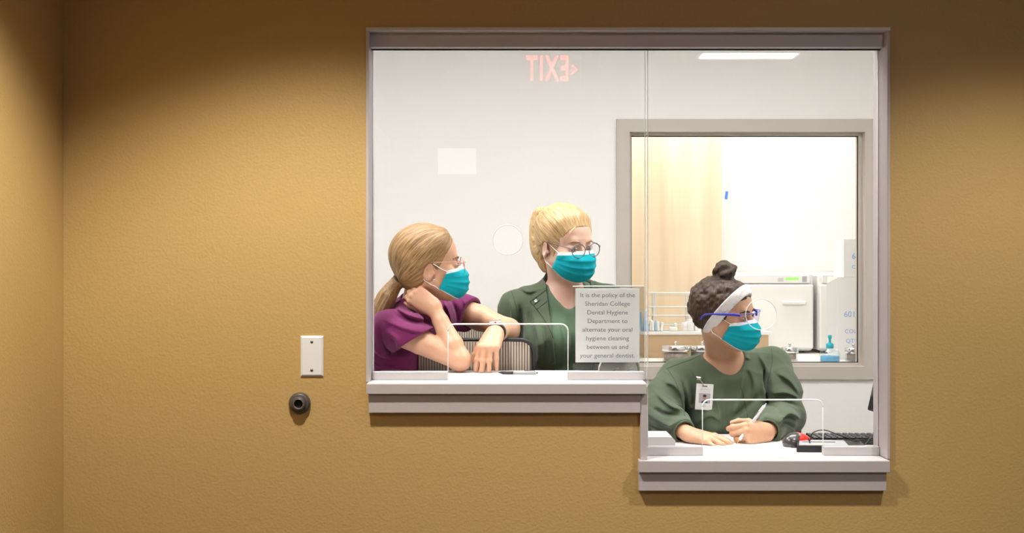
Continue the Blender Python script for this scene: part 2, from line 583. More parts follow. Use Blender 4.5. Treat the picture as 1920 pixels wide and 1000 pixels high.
b = MB(); b.box(.3533, 1.0507, -.0387, -.0375, ZL - .0315, ZL - .0015, .0003, 1); b.build('edge_band', M_LAM, lo)
b = MB(); b.box(.354, 1.046, -.024, -.0004, APL, ZL - .033, .001); b.build('apron', M_LAM, lo)

# ------------------------------------------------------------------ window_2 : inner window
w2 = empty('window_2', ((BX0 + BX1) / 2, OFF_B, BZ0), 'inner window with beige-grey frame onto the bright sterilisation room', kind='structure')
fo = [(BX0, BZ1), (BX1, BZ1), (BX1, BZ0), (BX0, BZ0)]
wI = 24 * s2
fi = [(BX0 + wI, BZ1 - wI), (BX1 - wI, BZ1 - wI), (BX1 - wI, BZ0 + wI), (BX0 + wI, BZ0 + wI)]
b = MB(); b.plate(fo, [fi], OFF_B - .018, OFF_B + .135); b.build('frame', M_BFRAME, w2)
wS = wI + .012
fs = [(BX0 + wS, BZ1 - wS), (BX1 - wS, BZ1 - wS), (BX1 - wS, BZ0 + wS), (BX0 + wS, BZ0 + wS)]
b = MB(); b.plate([(x, z) for x, z in fi], [fs], OFF_B + .03, OFF_B + .052); b.build('glazing_stop', M_BFRAME, w2)
fk = [(x + (.004 if x < 1 else -.004), z + (.004 if z < 1.5 else -.004)) for x, z in fs]
b = MB(); b.plate(fs, [fk], OFF_B + .0525, OFF_B + .058); b.build('gasket', M_GASKET, w2)
b = MB(); b.box(fs[0][0], fs[1][0], OFF_B + .059, OFF_B + .065, fs[2][1], fs[0][1]); b.build('pane', [clear_mat('inner_glass', (1, 1, 1), 0.02, 0.5)], w2)

# ------------------------------------------------------------------ lamps


def troffer(name, cx, cy, wx, wy, m, label, group=None, drop=.012):
    t = empty(name, (cx, cy, CEIL - .012), label, 'ceiling light', group)
    o = [(cx - wx / 2 - .02, cy - wy / 2 - .02), (cx + wx / 2 + .02, cy - wy / 2 - .02), (cx + wx / 2 + .02, cy + wy / 2 + .02), (cx - wx / 2 - .02, cy + wy / 2 + .02)]
    i = [(cx - wx / 2, cy - wy / 2), (cx + wx / 2, cy - wy / 2), (cx + wx / 2, cy + wy / 2), (cx - wx / 2, cy + wy / 2)]
    b = MB(); b.plate(o, [i], CEIL - drop, CEIL - .0005, axis='z'); b.build('frame', M_GREYP if drop > .05 else M_WHITEP, t)  # a deep drop is an added skirt keeping light off the upper wall
    b = MB(); b.box(cx - wx / 2, cx + wx / 2, cy - wy / 2, cy + wy / 2, CEIL - .006, CEIL - .001); b.build('diffuser', m, t)
    return t


troffer('ceiling_troffer', 1.47, -3.50, .60, 1.20, M_LPANEL, 'flat white ceiling light panel in the lobby, mirrored in the window glass')
troffer('ceiling_troffer', -0.55, .50, 1.2, .6, M_OPANEL, 'ceiling light with an added light-cutting skirt above the woman in magenta', drop=.11)
troffer('ceiling_troffer', 0.95, .50, 1.2, .6, M_OPANEL, 'ceiling light with an added light-cutting skirt above the woman in the headband', drop=.11)
troffer('ceiling_troffer', 1.1, 2.75, 1.2, .6, M_SPANEL, 'ceiling light panel above the sterilisers')

for (x, y, p, lab) in ((-.52, -.96, CAN_POWER, 'round recessed downlight above the blank wall plate'), (1.40, -1.0, CAN2_POWER, 'round recessed downlight to the right of the window')):
    t = empty('recessed_downlight', (x, y, CEIL - .01), lab, 'downlight')
    b = MB(); b.lathe([(.075, -.008), (.095, -.008), (.098, -.001), (.075, -.001)], 32, Matrix.Translation((x, y, CEIL))); b.build('trim_ring', M_WHITEP, t)
    b = MB(); b.lathe([(0, -.002), (.074, -.002)], 32, Matrix.Translation((x, y, CEIL))); b.build('lens', M_CANLENS, t)
    ld = bpy.data.lights.new('downlight_lamp', 'SPOT'); ld.energy = p; ld.color = (1.0, .95, .86)
    ld.spot_size = math.radians(111); ld.spot_blend = 0.50; ld.shadow_soft_size = .06
    lo_ = bpy.data.objects.new('downlight_lamp', ld); lo_.location = (0, 0, -.02); COL.objects.link(lo_); lo_.parent = t

# exit sign hanging behind the camera, seen mirrored in the glass
ex = empty('exit_sign', (.24, -3.5, 2.43), 'hanging exit sign with red lit letters, mirrored in the window glass', 'exit sign')
b = MB(); b.box(.06, .40, -3.530, -3.5005, 2.425, 2.635, .006); b.build('housing', M_EXITBOX, ex)
b = MB(); b.box(.20, .26, -3.525, -3.505, 2.635, CEIL - .0005); b.build('mount', M_EXITBOX, ex)
# the sign faces the window wall (+y): its text reads from that side
text('lettering', 'EXIT', M_EXITRED, (.2085, -3.499, 2.547), .205, (math.pi / 2, 0, math.pi), ex, scale=(.52, 1, 1), bold=.0034, tracking=1.2)
b = MB(); b.tube([(.348, -3.498, 2.572), (.378, -3.498, 2.547), (.348, -3.498, 2.522)], .0045, 6); b.build('arrow', M_EXITRED, ex)

# a small lit clerestory on the rear lobby wall, seen mirrored
sl = empty('window_3', (-.57, LOB_B, 2.33), 'small lit clerestory opening in the rear lobby wall', kind='structure')
b = MB(); b.plate([(-.80, 2.66), (-.34, 2.66), (-.34, 2.33), (-.80, 2.33)], [[(-.77, 2.63), (-.37, 2.63), (-.37, 2.36), (-.77, 2.36)]], LOB_B - .04, LOB_B + .01); b.build('frame', M_LAM, sl)
b = MB(); b.box(-.772, -.368, LOB_B - .035, LOB_B - .03, 2.358, 2.632); b.build('pane', M_SIDELIGHT, sl)

# ------------------------------------------------------------------ wall plate and door bumper
pl = empty('blank_wall_plate', ((585 - 960) * .0015, 0, CAM_H - (706 - 500) * .0015), 'blank stainless wall plate with two screws on the tan wall', 'wall plate')
px0, px1, pz0, pz1 = (564 - 960) * .0015, (606.5 - 960) * .0015, CAM_H - (706 - 500) * .0015, CAM_H - (630 - 500) * .0015
b = MB()
bm = b.bm
o_ = [(px0, 0, pz0), (px1, 0, pz0), (px1, 0, pz1), (px0, 0, pz1)]
v0 = [bm.verts.new((x, -.0003, z)) for x, _, z in o_]
v1 = [bm.verts.new((x, -.003, z)) for x, _, z in o_]
cx_, cz_ = (px0 + px1) / 2, (pz0 + pz1) / 2
v2 = [bm.verts.new((x + (.005 if x < cx_ else -.005), -.0065, z + (.005 if z < cz_ else -.005))) for x, _, z in o_]
for A, B in ((v0, v1), (v1, v2)):
    for i in range(4):
        bm.faces.new((A[i], A[(i + 1) % 4], B[(i + 1) % 4], B[i]))
bm.faces.new(v2); bm.faces.new(v0[::-1])
b.build('plate', M_STEEL, pl)
for zz in (641, 694):
    b = MB()
    Mx = Matrix.Translation((cx_, -.0065, CAM_H - (zz - 500) * .0015)) @ Matrix.Rotation(math.pi / 2, 4, 'X')
    b.lathe([(.0042, 0), (.0040, .0012), (0, .0016)], 16, Mx)
    sc = b.build('screw', M_BUMPRING, pl)
    b = MB(); z_ = CAM_H - (zz - 500) * .0015
    b.box(cx_ - .0035, cx_ + .0035, -.0085, -.0078, z_ - .0006, z_ + .0006); b.build('slot', M_DARK, sc)

bx, bz = (562.5 - 960) * .0015, CAM_H - (756 - 500) * .0015
dbp = empty('door_bumper', (bx, 0, bz - .03), 'round brown rubber door bumper with hollow centre on the tan wall', 'door bumper')
Mx = Matrix.Translation((bx, -.0004, bz)) @ Matrix.Rotation(math.pi / 2, 4, 'X')
b = MB(); b.lathe([(0, 0), (.0300, 0), (.0305, .006), (.0285, .013), (.0245, .016), (.020, .0165)], 40, Mx); b.build('base', M_BUMP, dbp)
b = MB(); b.lathe([(.0205, .0145), (.0195, .022), (.0175, .0255), (.0145, .0265), (.0125, .025), (.0120, .016)], 40, Mx); b.build('rubber_ring', M_BUMP, dbp)
b = MB(); b.lathe([(.0145, .0264), (.0132, .0274), (.0122, .0262)], 40, Mx); b.build('rim', M_BUMPRING, dbp)
b = MB(); b.lathe([(.0125, .0165), (0, .0163)], 24, Mx); b.build('core', M_DARK, dbp)

from mathutils.bvhtree import BVHTree
# ------------------------------------------------------------------ signed-distance modelling for figures
def vec(v):
    return np.array(v, dtype=np.float32)


class SDF:
    largest_only = False
    """a distance field on a grid; shapes are blended in, then meshed with surface nets"""

    def __init__(self, lo, hi, h, fine=()):
        """fine: [(lo, hi, h)] boxes where the grid is denser"""
        self.h = h
        self.ax = []
        for i in range(3):
            x, out = float(lo[i]), [float(lo[i])]
            while x < hi[i]:
                st = h
                for fl, fh, hf in fine:
                    if fl[i] <= x <= fh[i]:
                        st = min(st, hf)
                x += st
                out.append(x)
            self.ax.append(np.array(out, dtype=np.float32))
        self.n = np.array([len(a) for a in self.ax])
        self.lo = np.array([a[0] for a in self.ax], dtype=np.float64)
        self.d = np.full(tuple(self.n), 0.15, dtype=np.float32)

    def like(self):
        o = SDF.__new__(SDF)
        o.h, o.ax, o.n, o.lo = self.h, self.ax, self.n, self.lo
        o.d = np.full(tuple(self.n), 0.15, dtype=np.float32)
        return o

    def join(self, other, k):
        hh = np.maximum(k - np.abs(self.d - other.d), 0) / k
        self.d = np.minimum(self.d, other.d) - hh * hh * k * .25

    def sub(self, lo, hi):
        sl = []
        for i in range(3):
            a = max(0, int(np.searchsorted(self.ax[i], lo[i])) - 1)
            b = min(self.n[i], int(np.searchsorted(self.ax[i], hi[i])) + 1)
            if b <= a:
                return None
            sl.append(slice(a, b))
        return tuple(sl)

    def pts(self, sl):
        return self.ax[0][sl[0]][:, None, None], self.ax[1][sl[1]][None, :, None], self.ax[2][sl[2]][None, None, :]

    def _blend(self, sl, v, k, op):
        a = self.d[sl]
        if op == 'sub':
            v = -v
            if k > 0:
                hh = np.maximum(k - np.abs(a - v), 0) / k
                self.d[sl] = np.maximum(a, v) + hh * hh * k * 0.25
            else:
                self.d[sl] = np.maximum(a, v)
        else:
            if k > 0:
                hh = np.maximum(k - np.abs(a - v), 0) / k
                self.d[sl] = np.minimum(a, v) - hh * hh * k * 0.25
            else:
                self.d[sl] = np.minimum(a, v)

    def cone(self, a, b, ra, rb, k=0.01, op='add'):
        a, b = vec(a), vec(b)
        mr = max(ra, rb) + k + 4 * self.h
        sl = self.sub(np.minimum(a, b) - mr, np.maximum(a, b) + mr)
        if sl is None: return
        X, Y, Z = self.pts(sl)
        ba = b - a
        L2 = float(ba @ ba) + 1e-12
        t = np.clip(((X - a[0]) * ba[0] + (Y - a[1]) * ba[1] + (Z - a[2]) * ba[2]) / L2, 0, 1)
        dx, dy, dz = X - a[0] - t * ba[0], Y - a[1] - t * ba[1], Z - a[2] - t * ba[2]
        v = np.sqrt(dx * dx + dy * dy + dz * dz) - (ra + (rb - ra) * t)
        self._blend(sl, v.astype(np.float32), k, op)

    def chain(self, P, R, k=0.01):
        for i in range(len(P) - 1):
            self.cone(P[i], P[i + 1], R[i], R[i + 1], k)

    def ell(self, c, r, R=None, k=0.01, op='add'):
        c, r = vec(c), vec(r)
        mr = float(r.max()) + k + 4 * self.h
        sl = self.sub(c - mr, c + mr)
        if sl is None: return
        X, Y, Z = self.pts(sl)
        x, y, z = X - c[0], Y - c[1], Z - c[2]
        if R is not None:
            R = np.array(R, dtype=np.float32)
            x, y, z = (x * R[0, 0] + y * R[1, 0] + z * R[2, 0], x * R[0, 1] + y * R[1, 1] + z * R[2, 1], x * R[0, 2] + y * R[1, 2] + z * R[2, 2])
        k0 = np.sqrt((x / r[0]) ** 2 + (y / r[1]) ** 2 + (z / r[2]) ** 2)
        k1 = np.sqrt((x / r[0] ** 2) ** 2 + (y / r[1] ** 2) ** 2 + (z / r[2] ** 2) ** 2) + 1e-9
        v = k0 * (k0 - 1) / k1
        self._blend(sl, v.astype(np.float32), k, op)

    def fn(self, lo, hi, f, k=0.0, op='add'):
        sl = self.sub(lo, hi)
        if sl is None: return
        X, Y, Z = self.pts(sl)
        v = np.broadcast_to(f(X, Y, Z), self.d[sl].shape)
        self._blend(sl, v.astype(np.float32), k, op)

    def displace(self, f, band=0.03, lo=None, hi=None):
        m = np.abs(self.d) < band
        ii = np.nonzero(m)
        P = np.stack([self.ax[i][ii[i]] for i in range(3)], 1)
        self.d[ii] -= f(P)

    def mesh(self, smooth=1):
        d = self.d
        s = d < 0
        nx, ny, nz = d.shape
        cnt = np.zeros((nx - 1, ny - 1, nz - 1), dtype=np.uint8)
        for i in (0, 1):
            for j in (0, 1):
                for k in (0, 1):
                    cnt += s[i:nx - 1 + i, j:ny - 1 + j, k:nz - 1 + k]
        ci = np.nonzero((cnt > 0) & (cnt < 8))
        C = np.stack(ci, 1)
        nv = len(C)
        idx = np.full(cnt.shape, -1, dtype=np.int32)
        idx[ci] = np.arange(nv)
        corner = np.array([[i, j, k] for i in (0, 1) for j in (0, 1) for k in (0, 1)])
        vals = np.stack([d[C[:, 0] + c[0], C[:, 1] + c[1], C[:, 2] + c[2]] for c in corner], 1)
        acc = np.zeros((nv, 3)); num = np.zeros(nv)
        for a in range(8):
            for b in range(a + 1, 8):
                if np.abs(corner[a] - corner[b]).sum() != 1: continue
                va, vb = vals[:, a], vals[:, b]
                cr = (va < 0) != (vb < 0)
                t = np.where(cr, va / np.where(cr, va - vb, 1), 0)
                p = corner[a] + t[:, None] * (corner[b] - corner[a])
                acc += p * cr[:, None]; num += cr
        G = C + acc / num[:, None]
        V = np.stack([np.interp(G[:, i], np.arange(self.n[i]), self.ax[i].astype(np.float64)) for i in range(3)], 1)
        Q = []
        for ax in range(3):
            sh = [slice(None)] * 3
            s0 = [slice(1, -1)] * 3; s1 = [slice(1, -1)] * 3
            s0[ax] = slice(0, -1); s1[ax] = slice(1, None)
            A, B = s[tuple(s0)], s[tuple(s1)]
            e = np.nonzero(A != B)
            fl = A[e]
            g = [e[0] + (0 if ax == 0 else 1), e[1] + (0 if ax == 1 else 1), e[2] + (0 if ax == 2 else 1)]
            u, v = [(1, 2), (2, 0), (0, 1)][ax]
            q = []
            for du, dv in ((1, 1), (0, 1), (0, 0), (1, 0)):
                gg = [g[0].copy(), g[1].copy(), g[2].copy()]
                gg[u] = gg[u] - du; gg[v] = gg[v] - dv
                q.append(idx[gg[0], gg[1], gg[2]])
            q = np.stack(q, 1)
            q[~fl] = q[~fl][:, ::-1]
            Q.append(q)
        Q = np.concatenate(Q)
        Q = Q[(Q >= 0).all(1)]
        if self.largest_only:
            E = np.concatenate([Q[:, [0, 1]], Q[:, [1, 2]], Q[:, [2, 3]]])
            lab = np.arange(len(V))
            while True:
                m_ = np.minimum(lab[E[:, 0]], lab[E[:, 1]])
                new = lab.copy()
                np.minimum.at(new, E[:, 0], m_); np.minimum.at(new, E[:, 1], m_)
                for _ in range(4):
                    new = new[new]
                if (new == lab).all(): break
                lab = new
            keep = lab == np.bincount(lab).argmax()
            Q = Q[keep[Q[:, 0]]]
            re = np.cumsum(keep) - 1
            Q = re[Q]; V = V[keep]
        for _ in range(smooth):
            E = np.concatenate([Q[:, [0, 1]], Q[:, [1, 2]], Q[:, [2, 3]], Q[:, [3, 0]]])
            S = np.zeros_like(V); n_ = np.zeros(len(V))
            for c in range(3):
                S[:, c] = np.bincount(E[:, 0], V[E[:, 1], c], len(V)) + np.bincount(E[:, 1], V[E[:, 0], c], len(V))
            n_ = np.bincount(E[:, 0], minlength=len(V)) + np.bincount(E[:, 1], minlength=len(V))
            V = V * 0.45 + 0.55 * S / np.maximum(n_, 1)[:, None]
        return V, Q

    def build(self, name, m, parent, smooth=1, attr=None, face_mats=None):
        V, Q = self.mesh(smooth)
        co = world_loc(parent) if parent is not None else Vector((0, 0, 0))
        me = bpy.data.meshes.new(name)
        me.vertices.add(len(V)); me.vertices.foreach_set('co', (V - np.array(co)).astype(np.float32).ravel())
        me.loops.add(Q.size); me.loops.foreach_set('vertex_index', Q.astype(np.int32).ravel())
        me.polygons.add(len(Q)); me.polygons.foreach_set('loop_start', np.arange(0, Q.size, 4, dtype=np.int32))
        me.polygons.foreach_set('use_smooth', np.ones(len(Q), dtype=bool))
        for mm in (m if isinstance(m, (list, tuple)) else [m]):
            me.materials.append(mm)
        if face_mats is not None:
            me.polygons.foreach_set('material_index', face_mats(V[Q].mean(1)).astype(np.int32))
        if attr is not None:
            a = me.attributes.new('strand', 'FLOAT_VECTOR', 'POINT')
            a.data.foreach_set('vector', attr(V).astype(np.float32).ravel())
        me.update(); me.validate()
        o = bpy.data.objects.new(name, me)
        o.location = co
        link(o, parent)
        SURF[o.name] = (V, Q)
        return o


SURF = {}
BVHS = {}


def hit(o, px, py, lift=0.0):
    """the point of a figure's surface that the photo shows at a pixel, and its normal"""
    if o.name not in BVHS:
        V, Q = SURF[o.name]
        BVHS[o.name] = BVHTree.FromPolygons([tuple(v) for v in V], [tuple(int(i) for i in q) for q in Q])
    c = cam.location
    d = (W(px, py, 0) - c).normalized()
    p, n, i, dist = BVHS[o.name].ray_cast(c, d)
    if p is None:
        return None, None
    return p + n * lift, n


def seam(o, pxs, r, m, name='seam', parent=None, lift=0.0, n=8):
    """a thin raised line laid on a surface through photo pixels"""
    P = [hit(o, p.x, p.y, lift)[0] for p in spline([(a, b, 0) for a, b in pxs], n)]
    P = [p for p in P if p is not None]
    if len(P) < 2:
        return None
    b = MB(); b.tube(P, r, 6)
    return b.build(name, m, parent or o)


_rng = np.random.RandomState(3)
_LAT = _rng.rand(32, 32, 32).astype(np.float32) * 2 - 1


def vnoise(P, f):
    """smooth value noise, f = frequency per metre (scalar or 3-vector)"""
    q = P * np.array(f, dtype=np.float32) + 100.0
    i = np.floor(q).astype(np.int32)
    t = q - i
    t = t * t * (3 - 2 * t)
    out = 0
    for a in (0, 1):
        for b in (0, 1):
            for c in (0, 1):
                w = (t[:, 0] if a else 1 - t[:, 0]) * (t[:, 1] if b else 1 - t[:, 1]) * (t[:, 2] if c else 1 - t[:, 2])
                out = out + w * _LAT[(i[:, 0] + a) % 32, (i[:, 1] + b) % 32, (i[:, 2] + c) % 32]
    return out


def folds(items):
    """displacement by creases: items (pixel polyline, nominal depth y, amplitude, width); a crease runs through the cloth along y"""
    segs = []
    for pxs, y, amp, wd in items:
        P = spline([W(a, b, y) for a, b in pxs], 6)
        A = np.array([(p.x, p.z) for p in P], dtype=np.float32)
        segs.append((A, amp * 2.0, wd * .85))

    def g(P):
        out = np.zeros(len(P), dtype=np.float32)
        x, z = P[:, 0], P[:, 2]
        for A, amp, wd in segs:
            lo = A.min(0) - 3 * wd; hi = A.max(0) + 3 * wd
            m = np.nonzero((x > lo[0]) & (x < hi[0]) & (z > lo[1]) & (z < hi[1]))[0]
            if len(m) == 0: continue
            q = np.stack([x[m], z[m]], 1)
            best = np.full(len(m), 9.0, dtype=np.float32); tt = np.zeros(len(m), dtype=np.float32); sg = np.zeros(len(m), dtype=np.float32)
            n = len(A) - 1
            for i in range(n):
                ba = A[i + 1] - A[i]; L2 = float(ba @ ba) + 1e-12
                t = np.clip(((q - A[i]) @ ba) / L2, 0, 1)
                dv = q - A[i] - t[:, None] * ba
                dd = np.sqrt((dv ** 2).sum(1))
                c = dd < best
                best[c] = dd[c]; tt[c] = (i + t[c]) / n
                sg[c] = np.sign(ba[0] * dv[c, 1] - ba[1] * dv[c, 0])
            taper = np.sin(np.pi * np.clip(tt, 0.02, .98)) ** .6
            # steep on one side, long on the other
            w_ = np.where(sg > 0, wd * 1.7, wd * .6)
            out[m] += amp * taper * np.exp(-(best / w_) ** 2)
        return out
    return g


def frame(f, up):
    """columns right, forward, up"""
    f = Vector(f).normalized()
    u = Vector(up); u = (u - f * u.dot(f)).normalized()
    r = f.cross(u)
    return Matrix((r, f, u)).transposed()


class Head:
    def __init__(self, o, f, up, s=1.0):
        self.o = Vector(o); self.R = frame(f, up); self.s = s

    def p(self, x, y, z):
        return self.o + self.R @ (Vector((x, y, z)) * self.s)

    def loc(self, V):
        R = np.array(self.R)
        return ((V - np.array(self.o)) @ R) / self.s

    def M4(self, x, y, z):
        return Matrix.Translation(self.p(x, y, z)) @ self.R.to_4x4() @ Matrix.Scale(self.s, 4)


CRAN = ((0, -.018, .030), (.0745, .093, .086))
FACE = ((0, .022, -.030), (.064, .069, .086))


def head_sdf(S, H, ears=True):
    s = H.s; R = H.R; p = H.p

    def E(c, r, k=.012, op='add', rot=None):
        RR = R if rot is None else R @ rot
        S.ell(p(*c), [x * s for x in r], RR, k, op)

    def C(a, b, ra, rb, k=.01, op='add'):
        S.cone(p(*a), p(*b), ra * s, rb * s, k, op)
    E(*CRAN, k=.01)
    E(*FACE, k=.03)
    E((0, .050, .045), (.055, .035, .045), k=.03)               # forehead
    for sx in (-1, 1):
        C((sx * .056, -.002, -.052), (sx * .018, .056, -.098), .017, .015, .025)   # jaw
        E((sx * .040, .058, -.030), (.024, .022, .020), .02)     # cheekbone
    E((0, .062, -.098), (.024, .020, .017), .02)                 # chin
    C((-.030, .077, .022), (.030, .077, .022), .0105, .0105, .014)   # brow
    for sx in (-1, 1):
        E((sx * .032, .093, .000), (.0155, .014, .0105), .014, 'sub')
    C((0, .083, .008), (0, .103, -.034), .0075, .0115, .012)     # nose
    for sx in (-1, 1):
        E((sx * .011, .095, -.039), (.008, .010, .007), .006)
    E((0, .082, -.066), (.022, .012, .008), .008)                # lips
    for sx in (-1, 1):                                            # eyelids round the eye opening
        E((sx * .032, .0725, -.001), (.0165, .0150, .0140), .006)
    for sx in (-1, 1):                                            # ears
        if not ears:
            E((sx * .0715, -.004, -.042), (.005, .007, .009), .006)
            continue
        rot = Matrix.Rotation(sx * math.radians(-22), 3, 'Z') @ Matrix.Rotation(math.radians(-10), 3, 'X')
        E((sx * .077, -.012, -.016), (.0065, .018, .030), .006, rot=rot)
        E((sx * .0835, -.007, -.012), (.006, .0105, .019), .004, 'sub', rot=rot)
        E((sx * .0765, .003, -.022), (.005, .006, .007), .006)


def hand_sdf(S, o, d, n, side, curls, splay=(7, 1, -5, -11), thumb=(45, 20, 15), s=1.0, thumb_dir=None):
    """o wrist, d towards the fingers, n dorsal normal, side +1: thumb on +x (left hand) / -1"""
    y = Vector(d).normalized(); z = Vector(n); z = (z - y * z.dot(y)).normalized(); x = y.cross(z) * side
    o = Vector(o)

    def P(a, b, c): return o + (x * a + y * b + z * c) * s
    base = [(.027, .086, 0), (.0095, .090, .003), (-.0085, .086, .002), (-.0255, .077, -.002)]
    wrist = [(.016, .004, 0), (.006, .002, 0), (-.006, .002, 0), (-.014, .004, 0)]
    ln = [(.042, .025, .020), (.046, .029, .021), (.042, .027, .021), (.034, .020, .019)]
    rad = [.0085, .0088, .0083, .0074]
    for i in range(4):
        S.cone(P(*wrist[i]), P(base[i][0], base[i][1], base[i][2] - .003), .0150 * s, .0115 * s, .014)
    S.cone(P(0, 0, 0), P(.004, .07, -.006), .017 * s, .014 * s, .014)
    S.cone(P(.014, .012, -.008), P(.024, .048, -.010), .015 * s, .013 * s, .012)   # thenar
    S.cone(P(-.018, .015, -.007), P(-.022, .06, -.007), .013 * s, .011 * s, .012)
    tips = []
    for i in range(4):
        a = math.radians(splay[i])
        dx = x * math.sin(a) + y * math.cos(a)
        p = P(*base[i]); ang = 0
        pts = [p]; rr = [rad[i] * 1.18]
        for j in range(3):
            ang += math.radians(curls[i][j])
            dirv = dx * math.cos(ang) - z * math.sin(ang)
            p = p + dirv * ln[i][j] * s
            pts.append(p); rr.append(rad[i] * (1.06, .95, .80)[j])
        for j in range(3):
            S.cone(pts[j], pts[j + 1], rr[j] * s, rr[j + 1] * s, .0035)
        for j in (0, 1):                        # knuckles
            S.ell(pts[j] , [rr[j] * s * 1.06] * 3, None, .004)
        tips.append(pts)
    td = (x * math.sin(math.radians(thumb[0])) + y * math.cos(math.radians(thumb[0]))) if thumb_dir is None else None
    p0 = P(.022, .022, -.008)
    if thumb_dir is None:
        p1 = p0 + (td - z * .35).normalized() * .036 * s
        td2 = (td * math.cos(math.radians(thumb[1])) + (y * .6 - z * .4 - x * .2) * math.sin(math.radians(thumb[1]))).normalized()
        p2 = p1 + td2 * .032 * s
        p3 = p2 + (td2 + (y * .3 - x * .3) * math.sin(math.radians(thumb[2]))).normalized() * .024 * s
    else:
        v1, v2, v3 = [(x * q[0] + y * q[1] + z * q[2]).normalized() for q in thumb_dir]
        p1 = p0 + v1 * .036 * s; p2 = p1 + v2 * .032 * s; p3 = p2 + v3 * .024 * s
    S.cone(p0, p1, .0140 * s, .0110 * s, .01); S.cone(p1, p2, .0105 * s, .0092 * s, .004); S.cone(p2, p3, .0095 * s, .0072 * s, .004)
    return tips, (p1, p2, p3)


def torso_sdf(S, NB, RS, LS, PV, fw, g=0.0, bust=0.02, neck_to=None, neck_r=.052, k=.04, waist=1.0):
    """torso between neck base, shoulders and pelvis; g inflates it for clothes"""
    NB, RS, LS, PV = map(Vector, (NB, RS, LS, PV))
    mid = (RS + LS) / 2
    lat = (LS - RS).normalized()
    sp = (NB - PV).normalized()
    fw = Vector(fw); fw = (fw - sp * fw.dot(sp)).normalized()
    lat2 = sp.cross(fw).normalized()
    R = Matrix((lat2, fw, sp)).transposed()
    hw = (LS - RS).length / 2
    L = (NB - PV).length
    chest = PV + sp * (L * .64) + fw * .012
    S.ell(chest, (hw * .92 + g, .108 + g, L * .34 + g), R, k)
    S.ell(PV + sp * (L * .30), ((hw * .76) * waist + g, .100 * waist + g, L * .30 + g), R, k)
    S.ell(PV, (hw * .96 + g, .112 + g, .115 + g), R, k)
    up_ = PV + sp * (L * .86)
    for sh in (RS, LS):
        S.cone(NB - sp * .03, sh, .040 + g * .6, .040 + g * .6, k)
        S.cone(up_, sh - sp * .02, .07 + g, .042 + g, k)
    for q in (-1, 1):
        S.ell(chest + lat2 * (q * hw * .42) + fw * (.072 + bust) - sp * .015, (.062 + g, .048 + bust * .6 + g, .064 + g), R, .05)
    return R, chest, sp, fw


def arm_sdf(S, sh, el, wr, s=1.0, g=0.0, k=.02, upper_only=None):
    sh, el, wr = map(Vector, (sh, el, wr))
    S.chain([sh, sh.lerp(el, .45), el], [(.050 * s + g), (.043 * s + g), (.036 * s + g)], k)
    S.chain([el, el.lerp(wr, .28), el.lerp(wr, .75), wr], [(.036 * s + g), (.039 * s + g), (.028 * s + g), (.0235 * s + g)], k)


def fingernails(tips, parent, m, s=1.0):
    for pts in tips:
        pass


# ---- materials for people
def skin_material(name, col, red):
    m = mat(name, col, rough=0.42, sss=0.10, spec=0.45)
    N, L = nt(m); b = N['Principled BSDF']
    tc = N.new('ShaderNodeTexCoord'); n = N.new('ShaderNodeTexNoise'); n.inputs['Scale'].default_value = 22; n.inputs['Detail'].default_value = 5
    r = N.new('ShaderNodeMix'); r.data_type = 'RGBA'
    r.inputs[6].default_value = (*col, 1); r.inputs[7].default_value = (*red, 1)
    cr = N.new('ShaderNodeMapRange'); cr.inputs['From Min'].default_value = .45; cr.inputs['From Max'].default_value = .75; cr.inputs['To Max'].default_value = .6
    L.new(tc.outputs['Object'], n.inputs['Vector']); L.new(n.outputs['Fac'], cr.inputs[0]); L.new(cr.outputs[0], r.inputs[0]); L.new(r.outputs[2], b.inputs['Base Color'])
    n2 = N.new('ShaderNodeTexNoise'); n2.inputs['Scale'].default_value = 350
    bp = N.new('ShaderNodeBump'); bp.inputs['Strength'].default_value = .12; bp.inputs['Distance'].default_value = .001
    L.new(tc.outputs['Object'], n2.inputs['Vector']); L.new(n2.outputs['Fac'], bp.inputs['Height']); L.new(bp.outputs[0], b.inputs['Normal'])
    return m


def hair_material(name, dark, mid, light, freq=22.0, bump=0.5, wav=0.08):
    m = bpy.data.materials.new(name); m.use_nodes = True
    N, L = nt(m); b = N['Principled BSDF']
    at = N.new('ShaderNodeAttribute'); at.attribute_name = 'strand'
    n = N.new('ShaderNodeTexNoise'); n.inputs['Scale'].default_value = freq; n.inputs['Detail'].default_value = 5; n.inputs['Roughness'].default_value = .7
    n.inputs['Distortion'].default_value = wav
    r = N.new('ShaderNodeValToRGB')
    e = r.color_ramp.elements
    e[0].position = .30; e[0].color = (*dark, 1); e[1].position = .72; e[1].color = (*light, 1)
    e2 = r.color_ramp.elements.new(.50); e2.color = (*mid, 1)
    bp = N.new('ShaderNodeBump'); bp.inputs['Strength'].default_value = bump; bp.inputs['Distance'].default_value = .003
    L.new(at.outputs['Vector'], n.inputs['Vector']); L.new(n.outputs['Fac'], r.inputs[0]); L.new(r.outputs[0], b.inputs['Base Color'])
    L.new(n.outputs['Fac'], bp.inputs['Height']); L.new(bp.outputs[0], b.inputs['Normal'])
    b.inputs['Roughness'].default_value = .42; b.inputs['Specular IOR Level'].default_value = .45
    return m


